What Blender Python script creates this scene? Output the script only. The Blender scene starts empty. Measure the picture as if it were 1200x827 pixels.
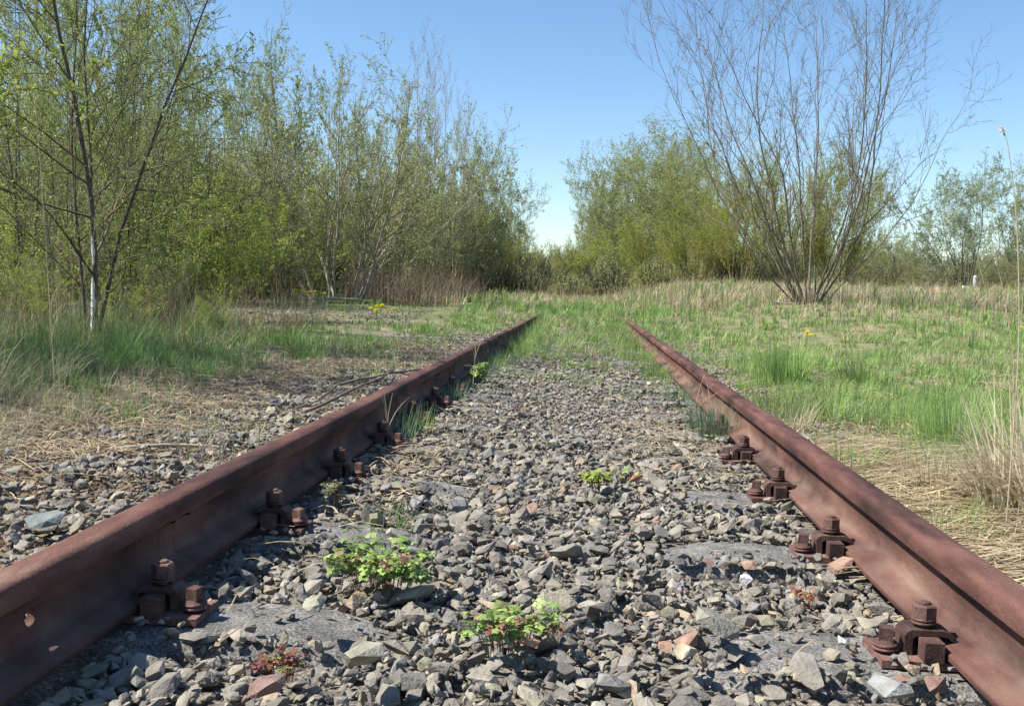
import bpy, bmesh, math, random
import numpy as np
from mathutils import Matrix, Vector
R = math.radians
# ------------------------------------------------------------ camera
F, PIT, YAW, ROLL, CX, CZ = 1136.6, 0.0663, 0.0748, 0.0311, 0.0766, 0.607
_cy, _sy = math.cos(YAW), math.sin(YAW)
FW = np.array([-_sy*math.cos(PIT), _cy*math.cos(PIT), -math.sin(PIT)])
_r = np.array([_cy, _sy, 0.0]); _u = np.cross(_r, FW)
RT = _r*math.cos(ROLL) + _u*math.sin(ROLL); UP = -_r*math.sin(ROLL) + _u*math.cos(ROLL)
sc = bpy.context.scene; COL = sc.collection
cd = bpy.data.cameras.new('camera'); cam = bpy.data.objects.new('camera', cd); COL.objects.link(cam)
cd.sensor_width = 36; cd.lens = F/1200*36; cd.clip_start = 0.02; cd.clip_end = 4000
cam.matrix_world = Matrix(((RT[0], UP[0], -FW[0], CX), (RT[1], UP[1], -FW[1], 0), (RT[2], UP[2], -FW[2], CZ), (0, 0, 0, 1)))
cd.dof.use_dof = False
sc.camera = cam
# ------------------------------------------------------------ world, sun, exposure
SUN_EL, SUN_AZ = 50.0, -12.0          # azimuth: degrees the sun stands ahead of due left of the track
sdir = np.array([-math.cos(R(SUN_EL))*math.cos(R(SUN_AZ)), math.cos(R(SUN_EL))*math.sin(R(SUN_AZ)), math.sin(R(SUN_EL))])
w = bpy.data.worlds.new("World"); sc.world = w; w.use_nodes = True
nt = w.node_tree; bg = nt.nodes['Background']
sky = nt.nodes.new('ShaderNodeTexSky'); sky.sky_type = 'NISHITA'; sky.sun_disc = False
sky.sun_elevation = R(SUN_EL); sky.sun_rotation = math.atan2(sdir[0], sdir[1]) % (2*math.pi)
sky.air_density = 1.0; sky.dust_density = 0.1; sky.ozone_density = 3.0
hs = nt.nodes.new('ShaderNodeHueSaturation'); hs.inputs['Saturation'].default_value = 1.1
nt.links.new(sky.outputs[0], hs.inputs['Color']); nt.links.new(hs.outputs[0], bg.inputs[0]); bg.inputs[1].default_value = 0.095
sl = bpy.data.lights.new('sun', 'SUN'); sl.energy = 5.0; sl.angle = R(0.55); sl.color = (1, .95, .87)
so = bpy.data.objects.new('sun', sl); COL.objects.link(so)
so.rotation_euler = Vector(sdir).to_track_quat('Z', 'Y').to_euler()
sc.view_settings.view_transform = 'Standard'; sc.view_settings.look = 'None'
sc.view_settings.exposure = 0.95; sc.view_settings.gamma = 1
sc.render.engine = 'CYCLES'
sc.cycles.max_bounces = 5; sc.cycles.diffuse_bounces = 3; sc.cycles.transmission_bounces = 3; sc.cycles.use_denoising = True

rng = np.random.default_rng(7)
# ------------------------------------------------------------ helpers
def col_at(u, Y):
    """x where picture column u (at the horizon) crosses track depth Y"""
    v = 341.0 + (u - 687)*0.0311
    d = FW*F + RT*(u-600) - UP*(v-413.5)
    return CX + d[0]/d[1]*Y
def ground_pt(u, v, z=0.0):
    d = FW*F + RT*(u-600) - UP*(v-413.5)
    t = (z-CZ)/d[2]; return CX + t*d[0], t*d[1]
def z_at(u, v, Y):
    d = FW*F + RT*(u-600) - UP*(v-413.5)
    return CZ + d[2]/d[1]*Y
def sm(a, b, x):
    t = np.clip((x-a)/(b-a), 0, 1); return t*t*(3-2*t)
def wob(x, y, s=1.0, p=0.0):
    return (np.sin(x*1.7*s+p+1.3*np.sin(y*.9*s+p)) + np.sin(y*2.1*s-p+1.1*np.sin(x*1.3*s+2*p)) + np.sin((x+y)*3.3*s+p*3)*.5)/2.5
def hg(x, y):
    x = np.asarray(x, float); y = np.asarray(y, float)
    out = sm(1.0, 2.4, np.abs(x))
    z = -.032 + .155*sm(13.5, 17.5, y) + .12*sm(18, 40, y)*sm(-6, 0, x)
    z = z + sm(.8, 1.5, x)*.05 + np.clip(.019*(y-5), 0, .72)*sm(.9, 5, x)
    z = z + out*(.03*wob(x, y, .8) + .02*wob(x, y, 2.3, 1.)) + sm(1.3, 2.6, -x)*.035
    z = z + sm(8, 3, -x)*0 - sm(60, 250, y)*0
    return z
def mesh_np(name, V, quads=None, tris=None, col=None, mat=None, smooth=False):
    me = bpy.data.meshes.new(name)
    nq = 0 if quads is None else len(quads); ntr = 0 if tris is None else len(tris)
    me.vertices.add(len(V)); me.vertices.foreach_set('co', np.ascontiguousarray(V, dtype=np.float32).ravel())
    li, ls = [], []
    if nq: li.append(np.asarray(quads).ravel()); ls.append(np.arange(nq)*4)
    if ntr: li.append(np.asarray(tris).ravel()); ls.append(nq*4+np.arange(ntr)*3)
    li = np.concatenate(li).astype(np.int32); ls = np.concatenate(ls).astype(np.int32)
    me.loops.add(len(li)); me.loops.foreach_set('vertex_index', li)
    me.polygons.add(nq+ntr); me.polygons.foreach_set('loop_start', ls)
    if smooth: me.polygons.foreach_set('use_smooth', np.ones(nq+ntr, bool))
    else: me.polygons.foreach_set('use_smooth', np.zeros(nq+ntr, bool))
    if col is not None:
        a = me.color_attributes.new('Col', 'FLOAT_COLOR', 'POINT')
        c = np.ones((len(V), 4), np.float32); c[:, :3] = col; a.data.foreach_set('color', c.ravel())
    me.update(calc_edges=True)
    if mat: me.materials.append(mat)
    return me
def link(name, me, parent=None):
    o = bpy.data.objects.new(name, me); COL.objects.link(o)
    if parent is not None: o.parent = parent
    return o
def tag(o, label, cat, group=None, kind=None):
    if label: o['label'] = label
    if cat: o['category'] = cat
    if group: o['group'] = group
    if kind: o['kind'] = kind
    return o
def empty(name, loc=(0, 0, 0), rz=0):
    o = bpy.data.objects.new(name, None); COL.objects.link(o); o.location = loc; o.rotation_euler = (0, 0, rz)
    o.empty_display_size = .1; return o
def dup(root, loc, rz=0, scale=(1, 1, 1), label=None, group=None, name=None):
    r = root.copy(); COL.objects.link(r); r.location = loc; r.rotation_euler = (0, 0, rz); r.scale = scale
    if label: r['label'] = label
    if group: r['group'] = group
    if name: r.name = name
    for ch in list(root.children):
        c = ch.copy(); COL.objects.link(c); c.parent = r
        for g in list(ch.children):
            d = g.copy(); COL.objects.link(d); d.parent = c
    return r
# ------------------------------------------------------------ materials
def nd(t, k, **kw):
    n = t.nodes.new(k)
    for a, b in kw.items(): setattr(n, a, b)
    return n
def mat_attr(name, rough=.8, noise=.35, nscale=40., trans=0., spec=.3, bump=0., bscale=200.):
    m = bpy.data.materials.new(name); m.use_nodes = True; t = m.node_tree; b = t.nodes['Principled BSDF']
    a = nd(t, 'ShaderNodeAttribute', attribute_name='Col')
    tc = nd(t, 'ShaderNodeTexCoord'); n = nd(t, 'ShaderNodeTexNoise'); n.inputs['Scale'].default_value = nscale; n.inputs['Detail'].default_value = 4
    t.links.new(tc.outputs['Object'], n.inputs['Vector'])
    mr = nd(t, 'ShaderNodeMapRange'); mr.inputs[1].default_value = .3; mr.inputs[2].default_value = .7
    mr.inputs[3].default_value = 1-noise; mr.inputs[4].default_value = 1+noise
    t.links.new(n.outputs['Fac'], mr.inputs[0])
    mx = nd(t, 'ShaderNodeMix', data_type='RGBA', blend_type='MULTIPLY'); mx.inputs[0].default_value = 1
    t.links.new(a.outputs['Color'], mx.inputs[6]); t.links.new(mr.outputs[0], mx.inputs[7])
    t.links.new(mx.outputs[2], b.inputs['Base Color'])
    b.inputs['Roughness'].default_value = rough; b.inputs['Specular IOR Level'].default_value = spec
    if bump:
        n2 = nd(t, 'ShaderNodeTexNoise'); n2.inputs['Scale'].default_value = bscale; n2.inputs['Detail'].default_value = 3
        t.links.new(tc.outputs['Object'], n2.inputs['Vector'])
        bp = nd(t, 'ShaderNodeBump'); bp.inputs['Strength'].default_value = bump; bp.inputs['Distance'].default_value = .004
        t.links.new(n2.outputs['Fac'], bp.inputs['Height']); t.links.new(bp.outputs[0], b.inputs['Normal'])
    if trans:
        tr = nd(t, 'ShaderNodeBsdfTranslucent'); t.links.new(mx.outputs[2], tr.inputs['Color'])
        ms = nd(t, 'ShaderNodeMixShader'); ms.inputs[0].default_value = trans
        out = t.nodes['Material Output']
        t.links.new(b.outputs[0], ms.inputs[1]); t.links.new(tr.outputs[0], ms.inputs[2]); t.links.new(ms.outputs[0], out.inputs[0])
    return m
def mat_ramp(name, stops, nscale=20., detail=6., rough=.85, bump=.3, bdist=.002, bscale=None, metallic=0, spec=.3, stretch=(1, 1, 1), fine=None):
    """noise through a colour ramp; fine=(scale, dark, light) multiplies a second grain"""
    m = bpy.data.materials.new(name); m.use_nodes = True; t = m.node_tree; b = t.nodes['Principled BSDF']
    tc = nd(t, 'ShaderNodeTexCoord'); mp = nd(t, 'ShaderNodeMapping'); mp.inputs['Scale'].default_value = stretch
    t.links.new(tc.outputs['Object'], mp.inputs[0])
    n = nd(t, 'ShaderNodeTexNoise'); n.inputs['Scale'].default_value = nscale; n.inputs['Detail'].default_value = detail; n.inputs['Roughness'].default_value = .6
    t.links.new(mp.outputs[0], n.inputs['Vector'])
    cr = nd(t, 'ShaderNodeValToRGB'); e = cr.color_ramp.elements
    while len(e) < len(stops): e.new(.5)
    for k, (p, c) in enumerate(stops): e[k].position = p; e[k].color = (*c, 1)
    t.links.new(n.outputs['Fac'], cr.inputs[0]); src = cr.outputs[0]
    if fine:
        n3 = nd(t, 'ShaderNodeTexNoise'); n3.inputs['Scale'].default_value = fine[0]; n3.inputs['Detail'].default_value = 2
        t.links.new(tc.outputs['Object'], n3.inputs['Vector'])
        mr = nd(t, 'ShaderNodeMapRange'); mr.inputs[1].default_value = .35; mr.inputs[2].default_value = .65
        mr.inputs[3].default_value = fine[1]; mr.inputs[4].default_value = fine[2]; t.links.new(n3.outputs['Fac'], mr.inputs[0])
        mx = nd(t, 'ShaderNodeMix', data_type='RGBA', blend_type='MULTIPLY'); mx.inputs[0].default_value = 1
        t.links.new(src, mx.inputs[6]); t.links.new(mr.outputs[0], mx.inputs[7]); src = mx.outputs[2]
    t.links.new(src, b.inputs['Base Color'])
    b.inputs['Roughness'].default_value = rough; b.inputs['Metallic'].default_value = metallic; b.inputs['Specular IOR Level'].default_value = spec
    n2 = nd(t, 'ShaderNodeTexNoise'); n2.inputs['Scale'].default_value = bscale or nscale*4; n2.inputs['Detail'].default_value = 5
    t.links.new(tc.outputs['Object'], n2.inputs['Vector'])
    bp = nd(t, 'ShaderNodeBump'); bp.inputs['Strength'].default_value = bump; bp.inputs['Distance'].default_value = bdist
    t.links.new(n2.outputs['Fac'], bp.inputs['Height']); t.links.new(bp.outputs[0], b.inputs['Normal'])
    return m
M = {}
M['rust'] = mat_ramp('rust', [(.33, (.028, .016, .014)), (.44, (.068, .032, .026)), (.52, (.108, .050, .040)), (.60, (.142, .070, .052)), (.70, (.20, .125, .095))], nscale=10, detail=12, rough=.85, bump=.9, bdist=.0022, bscale=120, spec=.22, stretch=(1, .25, 1), fine=(420, .82, 1.15))
def dust(m):
    t = m.node_tree; b = t.nodes['Principled BSDF']; src = b.inputs['Base Color'].links[0].from_socket
    tc = nd(t, 'ShaderNodeTexCoord'); sx = nd(t, 'ShaderNodeSeparateXYZ'); t.links.new(tc.outputs['Object'], sx.inputs[0])
    lo = nd(t, 'ShaderNodeMapRange'); lo.inputs[1].default_value = .085; lo.inputs[2].default_value = .03; t.links.new(sx.outputs[2], lo.inputs[0])
    hi = nd(t, 'ShaderNodeMapRange'); hi.inputs[1].default_value = .0; hi.inputs[2].default_value = .028; t.links.new(sx.outputs[2], hi.inputs[0])
    n = nd(t, 'ShaderNodeTexNoise'); n.inputs['Scale'].default_value = 11; n.inputs['Detail'].default_value = 8; t.links.new(tc.outputs['Object'], n.inputs['Vector'])
    nr = nd(t, 'ShaderNodeMapRange'); nr.inputs[1].default_value = .35; nr.inputs[2].default_value = .65; t.links.new(n.outputs['Fac'], nr.inputs[0])
    m1 = nd(t, 'ShaderNodeMath', operation='MULTIPLY'); t.links.new(lo.outputs[0], m1.inputs[0]); t.links.new(hi.outputs[0], m1.inputs[1])
    m2 = nd(t, 'ShaderNodeMath', operation='MULTIPLY'); t.links.new(m1.outputs[0], m2.inputs[0]); t.links.new(nr.outputs[0], m2.inputs[1])
    m3 = nd(t, 'ShaderNodeMath', operation='MULTIPLY'); t.links.new(m2.outputs[0], m3.inputs[0]); m3.inputs[1].default_value = .55
    mx = nd(t, 'ShaderNodeMix', data_type='RGBA'); t.links.new(m3.outputs[0], mx.inputs[0]); t.links.new(src, mx.inputs[6]); mx.inputs[7].default_value = (.19, .135, .105, 1)
    t.links.new(mx.outputs[2], b.inputs['Base Color'])
dust(M['rust'])
def per_object(m, lo, hi):
    t = m.node_tree; b = t.nodes['Principled BSDF']; src = b.inputs['Base Color'].links[0].from_socket
    oi = nd(t, 'ShaderNodeObjectInfo'); mr = nd(t, 'ShaderNodeMapRange'); mr.inputs[3].default_value = lo; mr.inputs[4].default_value = hi; t.links.new(oi.outputs['Random'], mr.inputs[0])
    mx = nd(t, 'ShaderNodeMix', data_type='RGBA', blend_type='MULTIPLY'); mx.inputs[0].default_value = 1; t.links.new(src, mx.inputs[6]); t.links.new(mr.outputs[0], mx.inputs[7]); t.links.new(mx.outputs[2], b.inputs['Base Color'])
M['rust_dark'] = mat_ramp('rust_fastening', [(.3, (.035, .02, .017)), (.5, (.09, .048, .038)), (.7, (.16, .09, .065))], nscale=30, rough=.75, bump=.7, bdist=.0015, bscale=300, spec=.35, fine=(300, .8, 1.2))
M['rust_orange'] = mat_ramp('rust_screw', [(.3, (.055, .03, .026)), (.5, (.12, .062, .052)), (.7, (.19, .11, .085))], nscale=40, rough=.85, bump=.7, bdist=.0015, bscale=300, fine=(300, .8, 1.2))
per_object(M['rust_dark'], .6, 1.35); per_object(M['rust_orange'], .6, 1.4)
M['concrete'] = mat_ramp('weathered_concrete', [(.3, (.075, .074, .068)), (.5, (.135, .13, .12)), (.7, (.225, .215, .195))], nscale=14, rough=.95, bump=1., bdist=.003, bscale=150, fine=(230, .45, 1.6))
M['stone'] = mat_attr('ballast_stone', rough=.92, noise=.28, nscale=34, bump=.8, bscale=150, spec=.3)
M['bark'] = mat_attr('bark', rough=.9, noise=.35, nscale=25, bump=.5, bscale=60, spec=.2)
M['leaf'] = mat_attr('leaf', rough=.6, noise=.15, nscale=3, trans=.5, spec=.25)
M['grass'] = mat_attr('grass_blade', rough=.6, noise=.15, nscale=3, trans=.3, spec=.3)
M['straw'] = mat_attr('dry_straw', rough=.8, noise=.2, nscale=20, trans=.35, spec=.2)
M['petal'] = mat_attr('petal', rough=.6, noise=.05, trans=.3)
# ground material: dark grit by the track, straw-strewn soil elsewhere
def ground_mat():
    m = bpy.data.materials.new('ground_soil'); m.use_nodes = True; t = m.node_tree; b = t.nodes['Principled BSDF']
    tc = nd(t, 'ShaderNodeTexCoord'); a = nd(t, 'ShaderNodeAttribute', attribute_name='Col')
    def noise(s, d=5):
        n = nd(t, 'ShaderNodeTexNoise'); n.inputs['Scale'].default_value = s; n.inputs['Detail'].default_value = d
        t.links.new(tc.outputs['Object'], n.inputs['Vector']); return n.outputs['Fac']
    def rng_(f, lo, hi):
        r = nd(t, 'ShaderNodeMapRange'); r.inputs[1].default_value = .35; r.inputs[2].default_value = .65; r.inputs[3].default_value = lo; r.inputs[4].default_value = hi
        t.links.new(f, r.inputs[0]); return r.outputs[0]
    def mul(c, f):
        x = nd(t, 'ShaderNodeMix', data_type='RGBA', blend_type='MULTIPLY'); x.inputs[0].default_value = 1
        t.links.new(c, x.inputs[6]); t.links.new(f, x.inputs[7]); return x.outputs[2]
    c = mul(mul(mul(a.outputs['Color'], rng_(noise(1.5), .75, 1.25)), rng_(noise(14), .7, 1.3)), rng_(noise(120, 3), .5, 1.5))
    t.links.new(c, b.inputs['Base Color']); b.inputs['Roughness'].default_value = .95; b.inputs['Specular IOR Level'].default_value = .15
    bp = nd(t, 'ShaderNodeBump'); bp.inputs['Distance'].default_value = .012; bp.inputs['Strength'].default_value = .8
    t.links.new(noise(60, 6), bp.inputs['Height']); t.links.new(bp.outputs[0], b.inputs['Normal'])
    return m
M['ground'] = ground_mat()

# ------------------------------------------------------------ terrain
def axis(pts):
    out = []
    for a, b, s in pts: out.append(np.arange(a, b, s))
    out.append([pts[-1][1]]); return np.concatenate(out)
gx = axis([(-900, -100, 80), (-100, -20, 8), (-20, -5, .5), (-5, 5, .1), (5, 20, .5), (20, 100, 8), (100, 900, 80)])
gy = axis([(-60, -4, 7), (-4, 0, .5), (0, 20, .12), (20, 60, .8), (60, 200, 10), (200, 1600, 100)])
GX, GY = np.meshgrid(gx, gy, indexing='ij'); GZ = hg(GX, GY)
nx, ny = GX.shape
idx = np.arange(nx*ny).reshape(nx, ny)
q = np.stack([idx[:-1, :-1], idx[1:, :-1], idx[1:, 1:], idx[:-1, 1:]], -1).reshape(-1, 4)
gravel = (1-sm(1.0, 1.9, np.abs(GX)+.25*wob(GX, GY, 1.5)))*(1-sm(14, 17, GY))
dirtL = sm(.9, 1.5, -GX)*(1-sm(2.4, 3.4, -GX))*(1-sm(10, 16, GY))
cc = np.zeros((nx, ny, 3)); cc[:] = (.17, .165, .085)
cc = cc*(1-dirtL[..., None]) + np.array((.16, .14, .11))*dirtL[..., None]
strawR = sm(.8, 1.1, GX)*(1-sm(1.8, 2.8, GX+.3*wob(GX, GY, 1.2, 2)))*(1-sm(5, 7, GY))
cc = cc*(1-strawR[..., None]) + np.array((.33, .28, .19))*strawR[..., None]
cc = cc*(1-gravel[..., None]) + np.array((.16, .14, .115))*gravel[..., None]
g = link('ground', mesh_np('ground', np.stack([GX, GY, GZ], -1).reshape(-1, 3), quads=q, col=cc.reshape(-1, 3), mat=M['ground'], smooth=True))
tag(g, 'uneven soil with grit along the track and thin grass', None, kind='structure')

# ------------------------------------------------------------ bmesh builders for the track
def bm_obj(name, bm, mat, parent=None, smooth=False, bevel=0.):
    me = bpy.data.meshes.new(name)
    if bevel:
        bmesh.ops.bevel(bm, geom=[e for e in bm.edges if e.calc_face_angle(0) > .6], offset=bevel, segments=2, affect='EDGES', profile=.6)
    bmesh.ops.recalc_face_normals(bm, faces=bm.faces[:])
    bm.to_mesh(me); bm.free(); me.materials.append(mat)
    for p in me.polygons: p.use_smooth = smooth
    return link(name, me, parent)
def add_box(bm, x0, x1, y0, y1, z0, z1):
    vs = [bm.verts.new(v) for v in ((x0, y0, z0), (x1, y0, z0), (x1, y1, z0), (x0, y1, z0), (x0, y0, z1), (x1, y0, z1), (x1, y1, z1), (x0, y1, z1))]
    for f in ((0, 3, 2, 1), (4, 5, 6, 7), (0, 1, 5, 4), (1, 2, 6, 5), (2, 3, 7, 6), (3, 0, 4, 7)): bm.faces.new([vs[i] for i in f])
def add_lathe(bm, cx, cy, prof, n=16, ph=0., squash=None):
    rings = []
    for r, z in prof:
        rings.append([bm.verts.new((cx+r*math.cos(ph+2*math.pi*k/n), cy+r*math.sin(ph+2*math.pi*k/n), z)) for k in range(n)])
    for a, b in zip(rings[:-1], rings[1:]):
        for k in range(n): bm.faces.new((a[k], a[(k+1) % n], b[(k+1) % n], b[k]))
    bm.faces.new(rings[0][::-1]); bm.faces.new(rings[-1])
def helix_washer(bm, cx, cy, z0, r, rr, turns, pitch, seg=22, sides=6):
    rings = []
    N = int(seg*turns)
    for k in range(N+1):
        a = 2*math.pi*k/seg; c = Vector((cx+r*math.cos(a), cy+r*math.sin(a), z0+pitch*k/seg)); o = Vector((math.cos(a), math.sin(a), 0))
        rings.append([bm.verts.new(c+o*rr*math.cos(2*math.pi*(j+.5)/sides)+Vector((0, 0, rr*.8*math.sin(2*math.pi*(j+.5)/sides)))) for j in range(sides)])
    for a, b in zip(rings[:-1], rings[1:]):
        for k in range(sides): bm.faces.new((a[k], a[(k+1) % sides], b[(k+1) % sides], b[k]))
    bm.faces.new(rings[0][::-1]); bm.faces.new(rings[-1])
# rail profile (half, from top centre down to foot centre); z measured from the foot's underside
half = [(0, .149), (.012, .1487), (.022, .1475), (.0285, .1445), (.0325, .1395), (.0335, .134), (.0335, .112), (.0325, .1095), (.028, .1075), (.013, .1025), (.0085, .098), (.007, .090), (.007, .050), (.0085, .036), (.0135, .029), (.025, .0245), (.060, .0125), (.0625, .010), (.0625, .0015), (.0615, 0), (0, 0)]
prof = half + [(-x, z) for x, z in half[1:-1]][::-1]
Z0, G = .020, .7525
def make_rail(side, y0, y1, hole=None):
    bm = bmesh.new(); ys = np.linspace(y0, y1, 64); rings = []
    for y in ys:
        dx = .002*math.sin(y*.9+side)+.0015*math.sin(y*2.3); dz = .0015*math.sin(y*1.7+side*2)
        rings.append([bm.verts.new((px+dx, y, pz+dz)) for px, pz in prof])
    n = len(prof)
    for a, b in zip(rings[:-1], rings[1:]):
        for k in range(n): bm.faces.new((a[k], a[(k+1) % n], b[(k+1) % n], b[k]))
    bm.faces.new(rings[0][::-1]); bm.faces.new(rings[-1])
    o = bm_obj('rail', bm, M['rust'])
    if hole:
        hb = bmesh.new(); bmesh.ops.create_cone(hb, cap_ends=True, segments=28, radius1=.0145, radius2=.0145, depth=.06)
        hb.transform(Matrix.Translation((0, hole[0], hole[1])) @ Matrix.Rotation(math.pi/2, 4, 'Y'))
        c = bm_obj('cutter', hb, M['rust'])
        md = o.modifiers.new('h', 'BOOLEAN'); md.object = c; md.operation = 'DIFFERENCE'; md.solver = 'EXACT'
        dg = bpy.context.evaluated_depsgraph_get(); me = bpy.data.meshes.new_from_object(o.evaluated_get(dg))
        o.modifiers.clear(); o.data = me; bpy.data.objects.remove(c)
    me = o.data
    for p in me.polygons: p.use_smooth = True
    try: me.set_sharp_from_angle(angle=R(38))
    except Exception: pass
    o.location = (side*G, 0, Z0)
    return o
rl = make_rail(-1, -2.2, 18.2, hole=(1.379, .070))
tag(rl, 'rusty steel rail left of the ballast, its inner face in shade', 'rail', 'rails of the track')
rr_ = make_rail(1, -2.2, 18.2)
tag(rr_, 'rusty steel rail right of the ballast, its inner face sunlit', 'rail', 'rails of the track')
# weld collars: a swelling round web and foot
def weld(parent, y, side):
    bm = bmesh.new(); rings = []
    for yy, s in ((-.012, 0.0004), (-.006, .003), (.006, .0033), (.012, .0004)):
        rings.append([bm.verts.new((px+math.copysign(s, px), y+yy, pz+(s*.6 if pz < .04 else (-s if .1 < pz < .112 else 0)))) for px, pz in prof if pz < .1115 and pz > .009 and px*side < 0])
    for a, b in zip(rings[:-1], rings[1:]):
        for k in range(len(a)-1): bm.faces.new((a[k], a[k+1], b[k+1], b[k]))
    bm_obj('weld_collar', bm, M['rust'], parent, smooth=True)
weld(rl, 1.83, -1); weld(rl, 1.90, -1)
for yy in (1.77, 1.90):
    bm = bmesh.new(); bmesh.ops.create_icosphere(bm, subdivisions=2, radius=.006); bm.transform(Matrix.Translation((-.0115, yy, .098)) @ Matrix.Diagonal((1, .8, 1.8, 1)))
    bm_obj('weld_nub', bm, M['rust'], rr_, smooth=True)

# sleepers
SL = [1.667 + .63*k for k in range(-2, 22)]
def make_sleeper():
    bm = bmesh.new()
    xs = np.linspace(-1.22, 1.22, 41); rings = []
    for x in xs:
        ax = abs(x); drop = .045*(1-float(sm(.15, .42, ax))) + .02*float(sm(1.05, 1.22, ax)); wdt = .125 - .02*(1-float(sm(.2, .5, ax)))
        rings.append([bm.verts.new((x, yy+random.uniform(-.003, .003), zz)) for yy, zz in ((-wdt-.02, -.2), (-wdt, -.02-drop), (-wdt+.018, -.003-drop), (0, 0-drop), (wdt-.018, -.003-drop), (wdt, -.02-drop), (wdt+.02, -.2))])
    for a, b in zip(rings[:-1], rings[1:]):
        for k in range(7): bm.faces.new((a[k], b[k], b[(k+1) % 7], a[(k+1) % 7]))
    bm.faces.new(rings[0]); bm.faces.new(rings[-1][::-1])
    return bm_obj('concrete_sleeper', bm, M['concrete'])
random.seed(3)
sleep0 = make_sleeper()
ORD = ['nearest', 'second nearest', 'third nearest', 'fourth nearest', 'fifth nearest', 'sixth nearest', 'seventh nearest', 'eighth nearest', 'ninth nearest']
for k, y in enumerate(SL[2:16]):
    o = sleep0 if k == 0 else sleep0.copy()
    if k: COL.objects.link(o)
    o.location = (0, y, random.uniform(-.003, .002)); o.rotation_euler = (0, 0, random.uniform(-.01, .01))
    if k < 8: tag(o, f'pitted grey concrete sleeper half buried in ballast, {ORD[k]} to the camera', 'sleeper', 'concrete sleepers under the rails')
    else: tag(o, 'far concrete sleeper almost wholly buried in ballast and weeds', 'sleeper', 'concrete sleepers under the rails')

# fastenings
def make_fastening():
    root = empty('rail_fastening')
    bm = bmesh.new(); add_box(bm, -.168, .168, -.054, .054, .0005, .0135); bm_obj('base_plate', bm, M['rust_orange'], root, bevel=.003)
    for s in (-1, 1):
        bm = bmesh.new()
        add_box(bm, *sorted((s*.069, s*.101)), -.058, -.026, .0137, .047); bm_obj('rib', bm, M['rust_dark'], root, bevel=.003)
        bm = bmesh.new(); add_box(bm, *sorted((s*.069, s*.101)), .026, .058, .0137, .047); bm_obj('rib', bm, M['rust_dark'], root, bevel=.003)
        bm = bmesh.new()   # arched clamp plate: outer leg, crown, inner toe on the rail foot
        pr = [(.123, .0138), (.123, .046), (.119, .0535), (.112, .057), (.058, .057), (.047, .053), (.040, .0475), (.036, .0405), (.044, .0395), (.052, .0455), (.060, .0475), (.102, .0475), (.109, .043), (.110, .0138)]
        a = [bm.verts.new((s*x, -.0245, z)) for x, z in pr]; b = [bm.verts.new((s*x, .0245, z)) for x, z in pr]
        bm.faces.new(a); bm.faces.new(b[::-1])
        for k in range(len(pr)): bm.faces.new((a[k], b[k], b[(k+1) % len(pr)], a[(k+1) % len(pr)]))
        bm_obj('clamp_plate', bm, M['rust_dark'], root, bevel=.0015)
        bm = bmesh.new(); helix_washer(bm, s*.085, 0, .0605, .0165, .0042, 1.93, .006); bm_obj('spring_washer', bm, M['rust_dark'], root, smooth=True)
        bm = bmesh.new(); add_lathe(bm, s*.085, 0, [(.0175, .068), (.0205, .0695), (.0205, .093), (.018, .0955)], 6, .35); add_lathe(bm, s*.085, 0, [(.0098, .05), (.0098, .0985), (.0085, .1)], 10)
        bm_obj('clamp_nut', bm, M['rust_dark'], root, bevel=.0008)
        bm = bmesh.new()
        add_lathe(bm, s*.150, -.012, [(.0205, .0265), (.0215, .0285), (.018, .0325), (.0125, .036), (.0125, .037)], 18); add_lathe(bm, s*.150, -.012, [(.0165, .034), (.0155, .056), (.0135, .0575)], 4, .5)
        sw = bm_obj('sleeper_screw', bm, M['rust_orange'], root, bevel=.0008)
        bm = bmesh.new(); helix_washer(bm, s*.150, -.012, .0165, .0175, .0045, 1.95, .0065); bm_obj('screw_washer', bm, M['rust_orange'], sw, smooth=True)
    return root
fast0 = make_fastening(); first = True
for side, nm in ((1, 'right'), (-1, 'left')):
    for k, y in enumerate(SL[2:(7 if side == 1 else 9)]):
        lab = (f'rusty bolt and clamp fastening, {ORD[k]} one along the rail {"on the sunny right" if side == 1 else "in shade on the left"}' if k < 6 else
               f'most distant rusty bolt fastening, sunk in weeds beside the {nm} rail')
        if first: o = fast0; tag(o, lab, 'rail fastening', 'bolted rail fastenings'); first = False; o.location = (side*G, y, 0)
        else: o = dup(fast0, (side*G, y, 0), math.pi*0, label=lab)
        o.rotation_euler = (0, 0, random.uniform(-.02, .02))

# ------------------------------------------------------------ stones
def stone_proto(r, npt=11, flat=.62):
    P = r.normal(size=(npt, 3)); P /= (np.abs(P)**3.2).sum(1)[:, None]**(1/3.2); P *= r.uniform(.78, 1.02, (npt, 1))*.88; P[:, 0] += P[:, 2]*r.normal(0, .3); P *= np.array([1, r.uniform(.6, .95), flat*r.uniform(.6, 1.15)])
    bm = bmesh.new(); [bm.verts.new(p) for p in P]
    res = bmesh.ops.convex_hull(bm, input=bm.verts[:]); bmesh.ops.delete(bm, geom=[v for v in bm.verts if not v.link_faces], context='VERTS')
    bmesh.ops.triangulate(bm, faces=bm.faces[:]); bm.verts.index_update()
    V = np.array([v.co[:] for v in bm.verts]); T = np.array([[v.index for v in f.verts] for f in bm.faces]); bm.free()
    return V*.5, T
protos = [stone_proto(rng, int(rng.integers(11, 20)), .58) for _ in range(48)]
def stone_colors(n, r):
    base = np.array([(.165, .155, .138), (.20, .188, .162), (.135, .130, .118), (.235, .215, .175), (.25, .205, .15), (.21, .14, .11), (.165, .165, .165), (.42, .39, .34), (.185, .18, .135)])
    k = r.choice(len(base), n, p=[.33, .22, .17, .09, .03, .013, .075, .005, .067]); return base[k]*r.uniform(.75, 1.25, (n, 1))*np.array([1.13, 1.09, 1.03])
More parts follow.
